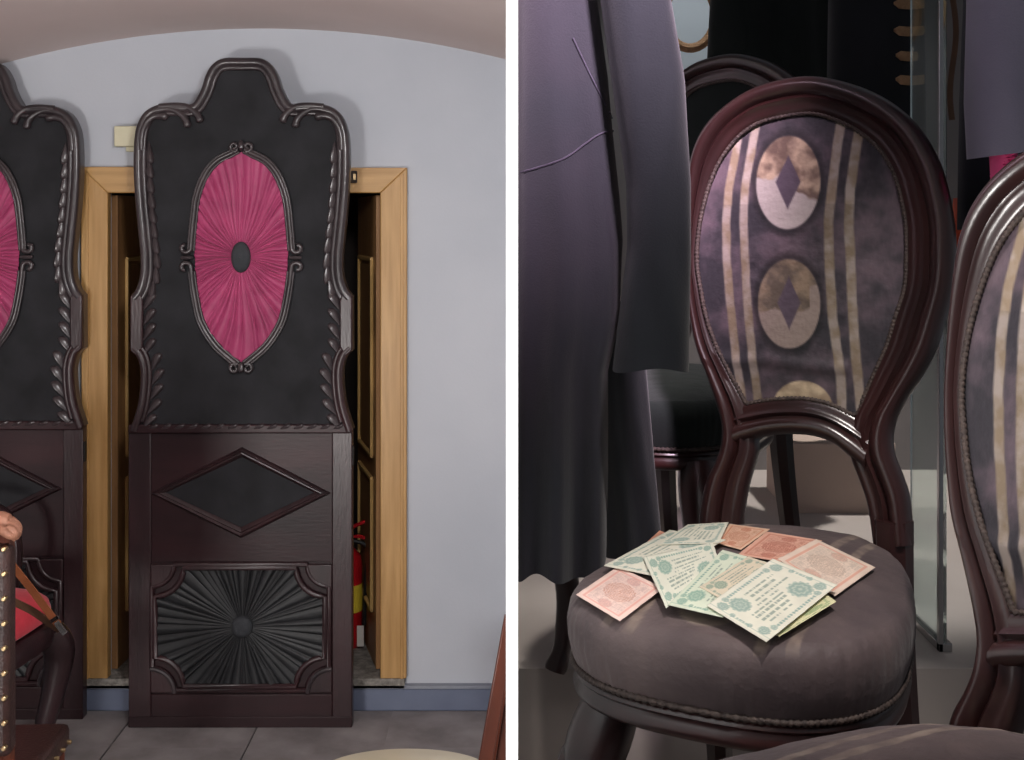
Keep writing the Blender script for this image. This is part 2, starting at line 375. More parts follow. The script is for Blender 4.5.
def make_panel():
    p = thing('carved_screen_panel', 'tall black carved panel with crimson pleated oval standing before the oak doorway, shown whole', 'carved panel',
              P(242.2, 727, DP), group='tall carved panels against the wall')
    k = MB(); k.prism([(L2(a, b)[0], L2(a, b)[2]) for a, b in outline[::1]], 0.0, 0.045); k.build('upper_board', M['ebony'], p)
    inn = np.vstack([inset(left_edge, -9), mirror(inset(left_edge, -9))[::-1]])
    G = polar((241, 255), inn, 200, 30, lambda a, f, x, y, r: 0.004 + 0.006 * fbm(x * .02, y * .035, 3) * f + 0.004 * max(0, fbm(x * .05 + 9, y * .02, 1)) * (1 if y > 300 else .3))
    k = MB(); k.grid(G, closed_v=True); k.build('black_cloth', M['black'], p)
    # border moulding : outer roll, inner roll
    for side in (0, 1):
        fl_ = (lambda a: a) if side == 0 else mirror
        up = hs; lo = hs2
        paths = [(fl_(inset(up[:-1], -4)), 4.6), (fl_(inset(up[:-1], -9.5)), 2.8)]
        tubes('border_moulding', paths, M['ebony'], p, -0.008)
        blk = MB(); pl = [(130.3, 296), (140, 292), (143, 300), (143, 346), (137, 356), (130.3, 350)]
        pl = [tuple(q) for q in fl_(np.array(pl, float))]
        blk.prism([(L2(a, b)[0], L2(a, b)[2]) for a, b in pl], -0.022, 0.0); blk.build('border_block', M['maho'], p, bevel=0.006)
        tubes('lower_border_moulding', [(fl_(inset(lo, -4)), 4.2), (fl_(inset(lo[:-3], -9)), 2.6)], M['maho'], p, -0.008)
        for pth, n in (([(159, 107), (175, 106), (188, 108), (197, 115), (200.5, 123)], 1), ([(152, 112), (168, 109), (180, 114), (186, 121), (187, 128)], 2),
                       ([(141, 150), (142.5, 132), (149, 120), (158, 116), (168, 117.5)], 3)):
            s = spline(pth, 18); r = np.linspace(3.2, 4.0, 18); r[-3:] = (4.3, 3.9, 2.0)
            tubes('shoulder_scroll', [(fl_(s), r)], M['ebony'], p, -0.014)
    # carved leaves
    lf = MB(); R = []
    for t in (0.0, 0.12, 0.28, 0.45, 0.6, 0.74, 0.86, 0.94, 0.985, 1.0):
        w_ = (t ** 0.75) * math.sqrt(max(0.0, 1 - t ** 5)); wd = (0.55 * w_ + 0.03) * 10.5 * kp; ht = 0.019 * w_ + 0.0006
        zc = (0.5 - t) * 19 * kp; xc = (-4.5 + 6.0 * t) * kp
        R.append([(xc - wd, 0.004, zc), (xc - wd * .5, -ht * .45, zc), (xc + wd * .1, -ht * .9, zc), (xc + wd * .55, -ht, zc), (xc + wd * .88, -ht * .6, zc), (xc + wd, 0.004, zc)])
    lf.grid(R); first = None
    spots = []
    le = left_edge; cum = le[:, 1]
    for n_, y in enumerate(np.arange(153, 424, 15.0)):
        i = int(np.argmin(np.abs(cum[60:] - y))) + 60; x = le[i, 0] + 16.5
        if 291 < y < 356: x = 148.5
        t = le[min(i + 2, len(le) - 1)] - le[i - 2]; ang = math.atan2(t[0], t[1])
        spots.append((x, y, ang * 0.6, 1, n_)); spots.append((482 - x, y, -ang * 0.6, -1, n_))
    for x in np.arange(150, 340, 13.2): spots.append((x, 427, math.pi / 2, 1, 0))
    for x, y, a, sx, n_ in spots:
        if first is None: o = first = lf.build('carved_leaf', M['ebony'], p, sharp=50); me = first.data
        else:
            o = bpy.data.objects.new('carved_leaf', me); COL.objects.link(o); o.parent = p
        q = L2(x, y, -0.006); o.location = q
        o.rotation_euler = (0, -a + (0.25 * sx if abs(a) < 1 else 0.0), 0)
        q_ = 1.15 if y < 424 else 0.9; o.scale = (sx * q_, 1.1, q_ if (y < 292 or y > 424) else -q_)
    # crimson oval
    ov = [(241, 152), (232, 157), (218.7, 164), (208, 177), (200, 198), (196.5, 225), (194.5, 250), (195, 258), (195.5, 275), (199, 299), (204.5, 321), (216.7, 341), (230.5, 354), (241, 362)]
    ovl = np.vstack([spline(ov[:8], 60), spline(ov[7:], 60)[1:]]); oval = np.vstack([ovl, mirror(ovl)[::-1][1:-1]])
    pf = pleats(64, 3)
    G = polar((241, 257), oval, 640, 16, lambda a, f, x, y, r: 0.010 + pf(a + 0.03 * math.sin(5 * f + a * 3)) * 0.019 * (f ** 0.8) * (1 - 0.35 * f ** 6) + 0.010 * (1 - f) + 0.0012 * nz(x * .2, y * .2))
    k = MB(); k.grid(G, closed_v=True); k.build('pleated_oval', M['pink'], p, sharp=70)
    k = MB(); k.grid([[L2(241 + 9.7 * s * math.cos(a), 257 + 15.5 * s * math.sin(a), -h) for a in np.linspace(0, 6.2832, 28, endpoint=False)]
                      for s, h in ((1.0, 0.014), (1.0, 0.024), (0.93, 0.031), (0.7, 0.037), (0.35, 0.040), (0.02, 0.041))], closed_v=True)
    k.build('oval_button', M['button'], p)
    for side in (0, 1):
        fl_ = (lambda a: a) if side == 0 else mirror
        for seg_, flip in ((0, 1), (1, -1)):
            base = spline(ov[:8], 60)[2:52] if seg_ == 0 else spline(ov[7:], 60)[8:58]
            off = inset(base, 3.8); off2 = inset(base, 0.6); off3 = inset(base, 6.4)
            pt = off[-1] if seg_ == 0 else off[0]
            # curl at the side
            cy = 250.5 if seg_ == 0 else 264.5; c = np.array((185.0, cy - 3.0 * flip)) ; a0 = np.linspace(0, 1, 18)
            curl = np.array([c + (6.0 - 4.2 * u) * np.array((math.cos(flip * (0.2 + 4.6 * u)), math.sin(flip * (0.2 + 4.6 * u)))) for u in a0])
            A = np.vstack([off[:-3], curl]) if seg_ == 0 else np.vstack([curl[::-1], off[3:]])
            rr = np.full(len(A), 2.5)
            tubes('oval_moulding', [(fl_(A), rr), (fl_(off2), 1.4), (fl_(off3), 1.2)], M['ebony'], p, -0.018)
        # scrolls above and below
        for cy, s in ((149, 1), (366, -1)):
            u = np.linspace(0, 1, 20); c = np.array((234.5, cy - 2.0 * s))
            curl = np.array([c + (5.2 - 3.4 * q) * np.array((math.cos(1.2 + 5.5 * q), s * math.sin(1.2 + 5.5 * q))) for q in u])
            tubes('crest_scroll', [(fl_(curl), 1.9)], M['ebony'], p, -0.022)
        k = MB(); x0, x1 = (181, 193) if side == 0 else (289, 301)
        k.tube([L2(x0, 257.5, -0.016), L2((x0 + x1) / 2, 257.5, -0.02), L2(x1, 257.5, -0.016)], [1.6 * kp, 2.2 * kp, 1.6 * kp]); k.build('side_bud', M['ebony'], p)
    for cy in (146, 367):
        k = MB(); k.tube([L2(241, cy - 5, -0.02), L2(241, cy - 2, -0.024), L2(241, cy + 2, -0.024), L2(241, cy + 5, -0.018)], [1.5 * kp, 3 * kp, 3 * kp, 1.2 * kp]); k.build('crest_bud', M['ebony'], p)
    # lower case: stiles, rails, boards
    X = lambda px: (px - 241) * kp
    Z = lambda py: (727 - py) * kp
    def bx(name, x0, x1, y0, y1, f0, f1, m, b=0.004): return boxobj(name, (X(x0), f0, Z(y1)), (X(x1), f1, Z(y0)), m, p, b)
    bx('stile', 127.5, 150, 431, 727, -0.004, 0.045, M['maho']); bx('stile', 331, 351, 431, 727, -0.004, 0.045, M['maho'])
    bx('top_rail', 128, 351, 424, 433, -0.016, 0.045, M['mahoh'], 0.006)
    bx('frieze_board', 150, 331, 433, 562, 0.0, 0.04, M['mahoh'], 0.002)
    bx('bottom_rail', 150, 331, 694, 727, -0.003, 0.045, M['mahoh'])
    bx('panel_back', 150, 331, 562, 694, 0.006, 0.04, M['mahoh'], 0.0)
    bx('plinth_strip', 127.5, 351, 716, 727, -0.007, 0.0, M['mahoh'], 0.003)
    # diamond
    do = [(150, 493), (241, 447), (330, 493), (240, 538)]; di = [(165, 492.5), (241, 457), (313, 492.5), (240, 527)]
    for a in range(4):
        b = (a + 1) % 4; rows = []
        for s, h in ((0, 0.0), (0.08, 0.010), (0.3, 0.016), (0.5, 0.010), (0.62, 0.012), (0.85, 0.006), (1, 0.0)):
            f = lambda q: L2(do[q][0] + (di[q][0] - do[q][0]) * s, do[q][1] + (di[q][1] - do[q][1]) * s, -h - 0.001)
            rows.append([f(a), f(b)])
        k = MB(); k.grid(rows); k.build('diamond_moulding', M['maho'], p)
    k = MB(); k.prism([(L2(a, b)[0], L2(a, b)[2]) for a, b in di], -0.003, 0.001); k.build('diamond_cloth', M['black'], p)
    # lower pleated panel with scooped corners
    def scoop(x0, x1, y0, y1, r, n=10):
        out = []
        for (cx, cy, a0) in ((x0, y0, 90), (x0, y1, 0), (x1, y1, 270), (x1, y0, 180)):
            for t in np.linspace(0, -90, n): out.append((cx + r * math.cos(math.radians(a0 + t if False else a0 - (-t) )), cy + r * math.sin(math.radians(a0 - (-t)))))
        return out
    def scoop_poly(x0, x1, y0, y1, r, n=10):
        out = []
        for cx, cy, s, e in ((x0, y0, 0, 90), (x0, y1, 270, 360), (x1, y1, 180, 270), (x1, y0, 90, 180)):
            for t in np.linspace(s, e, n): out.append((cx + r * math.cos(math.radians(t)), cy + r * math.sin(math.radians(t))))
        return out
    sp = scoop_poly(152, 325, 566, 688, 29)
    pb = pleats(58, 11)
    G = polar((241.5, 626), sp, 560, 12, lambda a, f, x, y, r: -0.001 + pb(a) * 0.013 * f ** 0.8 + 0.006 * (1 - f) + 0.001 * nz(x * .2, y * .2))
    k = MB(); k.grid(G, closed_v=True); k.build('pleated_square', M['blacksilk'], p, sharp=70)
    k = MB(); k.grid([[L2(241.5 + 10.5 * s * math.cos(a), 626 + 10.5 * s * math.sin(a), -h) for a in np.linspace(0, 6.2832, 24, endpoint=False)]
                      for s, h in ((1.0, 0.006), (1.0, 0.014), (0.9, 0.021), (0.6, 0.026), (0.02, 0.028))], closed_v=True)
    k.build('round_button', M['button'], p)
    def ringpath(r, x0, x1, y0, y1):
        q = np.array(scoop_poly(x0, x1, y0, y1, r)); return np.vstack([q, q[:1]])
    q = ringpath(29, 154, 324, 567, 686); q = np.array(q)
    k = MB(); k.tube([L2(a, b, -0.006) for a, b in q[:-1]], 3.0 * kp, closed=True); k.build('square_moulding', M['maho'], p, sharp=70)
    q = ringpath(22, 151, 328, 564, 690)
    k = MB(); k.tube([L2(a, b, -0.004) for a, b in q[:-1]], 2.6 * kp, closed=True); k.build('square_moulding', M['maho'], p, sharp=70)
    for cx, cy, s, e in ((150, 564, 0, 90), (150, 692, 270, 360), (331, 692, 180, 270), (331, 564, 90, 180)):
        k = MB(); arc = [(cx + 25 * math.cos(math.radians(t)), cy + 25 * math.sin(math.radians(t))) for t in np.linspace(s, e, 12)]
        k.prism([(L2(a, b)[0], L2(a, b)[2]) for a, b in [(cx, cy)] + arc], -0.010, 0.01); o = k.build('corner_fan', M['maho'], p, bevel=0.004)
        for rr in ((24,) if cy > 600 else ()):
            k = MB(); k.tube([L2(cx + rr * math.cos(math.radians(t)), cy + rr * math.sin(math.radians(t)), -0.011) for t in np.linspace(s, e, 10)], 2.4 * kp); k.build('fan_rim', M['ebony'], o)
    # hinge plate and scratches
    boxobj('hinge', (X(350), 0.005, Z(466)), (X(352), 0.03, Z(446)), M['rubber'], p, 0.001)
    return p
panel = make_panel()
p2 = copy_tree(panel)
p2['label'] = 'tall black carved panel with crimson pleated oval at the left picture edge, cut off'
D2 = F * E / (719 - HY); c = P(-25, 719, D2); p2.location = tuple(c)

# ------------------------------------------------------------------ foreground things of the left room
# leather chair, facing away to the right
lc = thing('leather_chair', 'dark leather chair with brass nail heads at the lower left corner', 'chair', (-1.338, 3.22, 0), math.radians(2))
# local: x right, y away (the way it faces), back at y=0
boxobj('backrest', (-0.50, -0.035, 0.60), (0.0, 0.03, 1.165), M['leather'], lc, 0.015)
boxobj('seat', (-0.50, 0.04, 0.43), (0.012, 0.43, 0.505), M['leather'], lc, 0.018)
for x in (-0.49, -0.022):
    k = MB(); k.tube([(x, 0.01, 0), (x, 0.01, 0.6), (x, 0.01, 1.175), (x, 0.01, 1.20)], [0.02, 0.022, 0.022, 0.012], up=(1, 0, 0), seg=8); k.build('back_post', M['cherry'], lc)
for x in (-0.47, -0.02):
    k = MB(); k.tube([(x, 0.40, 0), (x, 0.40, 0.2), (x, 0.40, 0.43)], [0.018, 0.024, 0.022], up=(1, 0, 0), seg=8); k.build('leg', M['cherry'], lc)
boxobj('stretcher', (-0.47, 0.39, 0.15), (-0.02, 0.41, 0.19), M['cherry'], lc, 0.004)
nail = None
sp_ = [(-0.010, -0.035, z) for z in np.arange(0.63, 1.16, 0.066)] + [(0.012, y, 0.455) for y in np.arange(0.07, 0.42, 0.055)] + [(x, 0.43, 0.455) for x in np.arange(-0.47, 0.01, 0.06)]
for q in sp_:
    if nail is None:
        k = MB(); k.rings([[(0.007 * s * math.cos(a), 0.007 * s * math.sin(a), h) for a in np.linspace(0, 6.2832, 10, endpoint=False)] for s, h in ((1, -0.008), (1, 0.008), (0.6, 0.011))])
        nail = k.build('brass_nail', M['brass'], lc); o = nail
    else: o = nail.copy(); COL.objects.link(o)
    o.location = q
    if q[0] > 0.01: o.rotation_euler = (0, math.pi / 2, 0)
    else: o.rotation_euler = (math.pi / 2, 0, 0)

# red-seated armchair behind it
ac = thing('red_armchair', 'dark wooden armchair with a plump red cushion behind the leather chair', 'armchair', (-1.985, 4.28, -0.0), math.radians(-8))
def cushion(a, b, z0, z1, n=3.2, seg=48, puff=0.04):
    R = []
    for s, z in ((0.90, z0), (1.0, z0 + 0.02), (1.02, (z0 + z1) / 2), (0.99, z1 - 0.015), (0.93, z1), (0.75, z1 + puff * .5), (0.5, z1 + puff * .8), (0.2, z1 + puff), (0.02, z1 + puff)):
        R.append([(a * s * math.copysign(abs(math.cos(t)) ** (2 / n), math.cos(t)), b * s * math.copysign(abs(math.sin(t)) ** (2 / n), math.sin(t)), z) for t in np.linspace(0, 2 * math.pi, seg, endpoint=False)])
    return R
k = MB(); k.rings(cushion(0.285, 0.27, 0.555, 0.645)); k.build('cushion', M['red'], ac)
k = MB(); k.rings(cushion(0.295, 0.28, 0.46, 0.553, puff=0.0)); k.build('seat_rail', M['maho'], ac)
for x in (-0.225, 0.225):
    for y, s in ((-0.22, 1), (0.22, -1)):
        k = MB(); k.tube(spline([(x, y, 0.50), (x * 1.12, y - .04 * s, 0.42), (x * 1.08, y - .02 * s, 0.28), (x * 0.96, y + .01 * s, 0.12), (x * 1.02, y - .01 * s, 0.03), (x * 1.04, y - .02 * s, 0.0)], 24),
               np.interp(np.linspace(0, 1, 24), [0, .15, .4, .75, .92, 1], [.055, .062, .045, .026, .036, .034]), up=(1, 0, 0), seg=10); k.build('cabriole_leg', M['maho'], ac)
k = MB(); k.tube(spline([(-0.26, 0.27, 0.5), (-0.30, 0.30, 0.9), (-0.2, 0.33, 1.12), (0, 0.34, 1.18), (0.2, 0.33, 1.12), (0.30, 0.30, 0.9), (0.26, 0.27, 0.5)], 50), 0.028); 
ac_b = k.build('back_frame', M['maho'], ac)
ac_b.scale = (0.6, 1, 0.62); ac_b.location = (-0.12, 0, 0.2)

# hanging belt
bl = thing('leather_belt', 'brown leather belt with metal tip hanging across the red cushion', 'belt', P(35, 600, 3.62))
def ribbon(pts, wid, th, depths):
    pts = spline(pts, 20); dd = np.interp(np.linspace(0, 1, 20), np.linspace(0, 1, len(depths)), depths); base = P(35, 600, 3.62)
    R = []
    for i in range(20):
        t = pts[min(i + 1, 19)] - pts[max(i - 1, 0)]; t = t / np.linalg.norm(t); n = np.array((-t[1], t[0]))
        a = P(*(pts[i] + n * wid / 2), dd[i]) - base; b = P(*(pts[i] - n * wid / 2), dd[i]) - base; e = np.array((0, th, 0))
        R.append([a, b, b + e, a + e])
    k = MB(); k.rings(R); return k
ribbon([(-4, 540), (8, 560), (30, 588), (48, 612), (58, 625)], 7.5, 0.004, (3.6, 3.62)).build('strap', M['belt'], bl)
ribbon([(-6, 588), (10, 600), (30, 610), (48, 622), (60, 630)], 7.5, 0.004, (3.66, 3.64)).build('back_strap', M['belt2'], bl)
ribbon([(56, 622), (60, 628), (65, 634)], 5.5, 0.007, (3.615, 3.62)).build('metal_tip', M['chrome'], bl)
ribbon([(53, 618), (55, 621)], 9, 0.009, (3.612, 3.612)).build('buckle_bar', M['chrome'], bl)

# hand resting on the chair back
hd = thing('person', 'hand of a person at the left edge gripping the leather chair back', 'person', P(-30, 520, 3.2))
k = MB(); B = P(-30, 520, 3.2); hp = lambda x, y, d: P(x, y, d - 0.27) - B
def chain(pts, rad): k.tube(spline([hp(*q) for q in pts], 14), np.interp(np.linspace(0, 1, 14), np.linspace(0, 1, len(rad)), rad), up=(0.1, 1, 0.1), seg=10)
chain([(-90, 500, 3.5), (-50, 506, 3.5), (-20, 514, 3.49), (-8, 518, 3.49)], (0.042, 0.036, 0.027, 0.028))
chain([(-14, 516, 3.49), (-4, 519, 3.48), (6, 521, 3.48)], (0.030, 0.036, 0.030))
for i, (x, y, d) in enumerate(((4, 515, 3.51), (6, 518, 3.49), (6, 522, 3.465), (4, 526, 3.445))):
    ln = (0.9, 1.05, 1.0, 0.85)[i]
    chain([(x, y, d), (x + 8 * ln, y + 2, d), (x + 12 * ln, y + 9 * ln, d), (x + 8 * ln, y + 17 * ln, d)], (0.0125, 0.0115, 0.0105, 0.008))
chain([(-8, 524, 3.45), (0, 530, 3.43), (7, 535, 3.43), (13, 536, 3.44)], (0.016, 0.014, 0.012, 0.009))
hd.location = tuple(P(-22, 523, 3.2)); hd.scale = (0.85, 0.85, 0.85)
o = k.build('hand', M['skin'], hd); md = o.modifiers.new('remesh', 'REMESH'); md.mode = 'VOXEL'; md.voxel_size = 0.0032; md.use_smooth_shade = True
sm = o.modifiers.new('smooth', 'SMOOTH'); sm.factor = 0.5; sm.iterations = 4
k = MB(); k.tube(spline([hp(-34, 510, 3.495), hp(-70, 503, 3.5), hp(-140, 490, 3.5)], 12), np.linspace(0.043, 0.06, 12), up=(0, 1, 0.1), seg=16); k.build('sleeve', M['sleeve'], hd)

# pale stool edge at the bottom
st = thing('oval_stool', 'cream oval stool with gilt edge line peeping in at the bottom', 'stool', (*P(405, 760, 3.55)[:2], 0))
zt = E - (749 - HY) / F * 3.68
k = MB(); k.rings([[(0.25 * s * math.cos(a), 0.14 * s * math.sin(a), z) for a in np.linspace(0, 6.2832, 60, endpoint=False)] for s, z in ((0.94, zt - .07), (1, zt - .06), (1, zt - .012), (0.985, zt - .003), (0.95, zt))]); k.build('stool_top', M['creamlac'], st)
k = MB(); k.tube([(0.25 * math.cos(a), 0.14 * math.sin(a), zt - 0.016) for a in np.linspace(0, 6.2832, 60, endpoint=False)], 0.004, up=(0, 0, 1), closed=True, seg=6); k.build('gilt_line', M['gold'], st)
for x, y in ((-.17, -.07), (.17, -.07), (-.17, .07), (.17, .07)):
    k = MB(); k.tube([(x * 1.1, y * 1.1, 0), (x, y, 0.2), (x, y, zt - .06)], [.012, .016, .024], up=(1, 0, 0)); k.build('leg', M['creamlac'], st)

# leaning reddish chair side at the divider
sc = thing('folding_chair', 'reddish brown wooden chair back leaning against the white divider', 'chair', (*P(478, 760, 3.0)[:2], 0))
B = np.array(sc.location)
def board(name, poly, d, th):
    k = MB(); k.prism([(P(a, b, d)[0] - B[0], P(a, b, d)[2]) for a, b in poly], d - B[1], d - B[1] + th); return k.build(name, M['cherry'], sc, bevel=0.003)
board('back_post', [(504.5, 617), (509, 621), (508.5, 668), (474, 875), (458, 875)], 3.0, 0.03)
board('back_post', [(505, 640), (509, 644), (508.5, 700), (482, 875), (468, 875)], 3.2, 0.03)
board('back_board', [(509.2, 675), (509.2, 860), (480, 860)], 3.035, 0.012)
for d, px in ((3.0, 466), (3.2, 475)):
    A = P(px, 872, d) - B; boxobj('leg', (A[0] - .018, A[1], 0), (A[0] + .018, A[1] + .03, A[2]), M['cherry'], sc, 0.003)
A = P(466, 872, 3.0) - B; boxobj('stretcher', (A[0] - .01, A[1] + .03, 0.1), (A[0] + .01, A[1] + .2, 0.13), M['cherry'], sc, 0.003)

# ================================================================== RIGHT ROOM (showcase)
ZR = E - 0.90
ZPOD = E - 0.77
ZF = ZR - 0.112
tag(boxobj('floor_showcase', (0.0045, 0.45, ZF - 0.1), (2.4, 2.06, ZF), M['rfloor']), kind='structure')
tag(boxobj('floor_podium', (0.0045, 2.06, ZR - 0.1), (2.4, 3.75, ZPOD), M['rfloor']), kind='structure')
tag(boxobj('wall_showcase', (0.0045, 3.7, ZR), (2.4, 3.8, E + 1.3), M['rwall']), kind='structure')

# ------------------------------------------------------------------ balloon-back chair
CO = np.array((0.409, 1.62, ZR)); YAW = -27.6
ca, sa = math.cos(math.radians(YAW)), math.sin(math.radians(YAW))
rV = np.array((ca, sa, 0)); bV = np.array((-sa, ca, 0)); zV = np.array((0, 0, 1.0))
def loc(wp): d = np.asarray(wp) - CO; return np.array((d @ rV, d @ bV, d[2]))
tl = math.radians(9); nrm = -bV * math.cos(tl) + zV * math.sin(tl)     # facing forward and up
p0 = CO + zV * 0.47 + bV * 0.0
def onback(px, py):
    r = P(px, py, 1.0) - np.array((0, 0, E)); o = np.array((0, 0, E))
    t = ((p0 - o) @ nrm) / (r @ nrm); return o + r * t
nl = np.array((nrm @ rV, nrm @ bV, nrm[2]))
stations = [((699, 545), (741, 545)), ((699.5, 515), (741, 518)), ((706, 482), (746, 486)), ((715, 463), (753, 462)), ((721, 446), (756, 446)), ((722, 426), (753, 428)), ((717, 405), (746, 403)),
 ((707, 376), (732, 376)), ((696, 347), (717.6, 347)), ((690, 318), (707.5, 318)), ((686, 289), (701.7, 289)), ((684, 260), (698, 261)), ((684.5, 225), (700.7, 225)),
 ((687, 187), (709, 190)), ((693, 153), (720, 163)), ((707, 125), (734, 143)), ((730, 103), (747, 131)), ((760, 86), (764, 122)), ((796, 77), (797, 115)), ((824, 77), (821, 115.5)),
 ((862, 87), (849, 126)), ((893, 103), (870, 140)), ((918, 125), (884, 155)), ((936, 153), (894.5, 174)), ((947, 182), (901, 195)), ((955, 225), (906.6, 225)), ((956, 260), (907, 262)),
 ((953.6, 289), (905, 289)), ((946, 318), (896, 318)), ((937, 347), (887, 347)), ((922, 376), (874, 376)), ((908, 397), (864, 399)), ((896.5, 419), (855, 416)), ((892.5, 438), (850, 438)),
 ((895, 457), (851, 456)), ((903, 477), (860, 480)), ((910, 502), (868, 505)), ((913, 545), (874, 545))]
NS = 170
out_px = spline([s[0] for s in stations], NS); in_px = spline([s[1] for s in stations], NS)
prof = [(0.0, -0.02), (0.0, 0.004), (0.05, 0.008), (0.16, 0.010), (0.27, 0.010), (0.32, 0.014), (0.38, 0.016), (0.44, 0.012), (0.48, 0.010), (0.54, 0.017), (0.66, 0.024), (0.80, 0.023), (0.92, 0.015), (1.0, -0.002), (0.97, -0.02)]

def chair_print(px, py):
    """flat woven pattern of the chair back, in the photograph's grid"""
    n = len(px); c = np.zeros((n, 3))
    f1 = np.array([fbm(x * .02, y * .02, 1.3) for x, y in zip(px, py)]); f2 = np.array([fbm(x * .06, y * .06, 5.3) for x, y in zip(px, py)])
    f3 = np.array([nz(x * .5, y * .12, 2.0) for x, y in zip(px, py)])
    t = np.clip(0.45 + 1.7 * f1 + 0.9 * f2, 0, 1)[:, None]
    c = np.array((50, 47, 53.)) * (1 - t) + np.array((100, 85, 93.)) * t + 5 * f3[:, None]
    
    def stripes(pts, wd):
        cx = np.interp(py, [p[1] for p in pts], [p[0] for p in pts]) + 0.8 * f2; return np.clip((wd / 2 - np.abs(px - cx)) / 1.6 + .5, 0, 1)
    m = np.zeros(n)
    for pts, wd in (([(738, 142), (730, 190), (728, 225), (729, 263), (732, 300), (736, 345), (742, 400)], 8.5), ([(757, 120), (747, 190), (746, 225), (748, 263), (751, 318), (758, 400)], 8.5),
                    ([(842, 115), (834, 190), (831, 225), (832, 263), (835, 318), (842, 375), (842, 410)], 9.5), ([(859, 130), (852, 190), (851, 225), (853, 263), (855, 318), (857, 360), (861, 410)], 9.5)):
        m = np.maximum(m, stripes(pts, wd))
    g = np.clip(0.5 + 2.4 * f2 + 0.8 * f1, 0, 1)[:, None]
    tan = np.array((176, 162, 152.)) * (1 - g) + np.array((148, 130, 108.)) * g
    tan = tan * np.where(py > 205, 0.88, 1.0)[:, None]
    # faded worn silk above, brighter ground below
    mix = lambda c0, c1, a: c0 * (1 - a[:, None]) + c1 * a[:, None]
    c = mix(c, tan, m)
    e1 = ((px - 790.5) / 32) ** 2 + ((py - 184) / 47.) ** 2; e2 = ((px - 792) / 31) ** 2 + ((py - 305) / 44.) ** 2; e3 = ((px - 803) / 30.) ** 2 + ((py - 408) / 27.) ** 2
    halo = np.clip(1 - np.abs(np.sqrt(np.minimum(e1, e2)) - 1.06) / 0.16, 0, 1)[:, None]; c = np.where(m[:, None] > .5, c, c * (1 - 0.42 * halo))
    bd = np.where(px < 790, 181 - 0.2 * (px - 760), 196 + 0.35 * (px - 800)) + 9 * f2
    up = py < bd
    g2 = np.clip(0.45 + 2.4 * f2 + f1, 0, 1)[:, None]
    upf = np.clip((bd - py) / 2.5 + .5, 0, 1)[:, None]; c1 = (lambda q, a, b: a * q + b * (1 - q))(upf, np.array((110, 90, 78.)) * (1 - g2) + np.array((190, 166, 140.)) * g2, np.array((182, 172, 166.)) + 6 * f3[:, None])
    c = mix(c, c1, np.clip((1 - np.sqrt(e1)) * 24 + .5, 0, 1))
    up2 = py < 312 + 10 * f2 - np.where(px > 812, 25, 0)
    upf2 = np.clip((312 + 10 * f2 - np.where(px > 812, 25, 0) - py) / 2.5 + .5, 0, 1)[:, None]; c2 = (lambda q, a, b: a * q + b * (1 - q))(upf2, np.array((96, 84, 74.)) * (1 - g2) + np.array((146, 126, 106.)) * g2, np.array((148, 132, 124.)) + 6 * f3[:, None])
    c = mix(c, c2, np.clip((1 - np.sqrt(e2)) * 24 + .5, 0, 1))
    c3 = np.array((150, 130, 108.)) * (1 - g2) + np.array((204, 184, 154.)) * g2
    c = mix(c, c3, np.clip((1 - np.sqrt(e3)) * 20 + .5, 0, 1))
    d1 = np.abs(px - 790.5) / 12.5 + np.abs(py - 184) / 27.; d2 = np.abs(px - 792) / 11.5 + np.abs(py - 304) / 26.
    c = mix(c, np.array((84, 72, 84.)) + 10 * f1[:, None], np.clip((1 - np.minimum(d1, d2)) * 8 + .5, 0, 1))
    return lin(c * 1.0)

SEATC = (-0.014, -0.224)
def seat_xy(s, t, a=0.176, b=0.245, n=2.7):
    x = a * s * math.copysign(abs(math.cos(t)) ** (2 / n), math.cos(t)); y = b * s * math.copysign(abs(math.sin(t)) ** (2 / n), math.sin(t))
    x *= 1 + 0.16 * (-y / b if y < 0 else -y / b * 1.4)
    return SEATC[0] + x, SEATC[1] + y
ZS = 0.478
def seat_top(x, y):                                   # height field of the domed top in chair coordinates
    yy = y - SEATC[1]; b = 0.245; sx = (x - SEATC[0]) / (0.176 * (1 + 0.16 * (-yy / b if yy < 0 else -yy / b * 1.4))); sy = yy / b
    q = (abs(sx) ** 2.7 + abs(sy) ** 2.7) ** (1 / 2.7)
    return ZS + 0.026 * (1 - min(q, 1.15) ** 2.4)

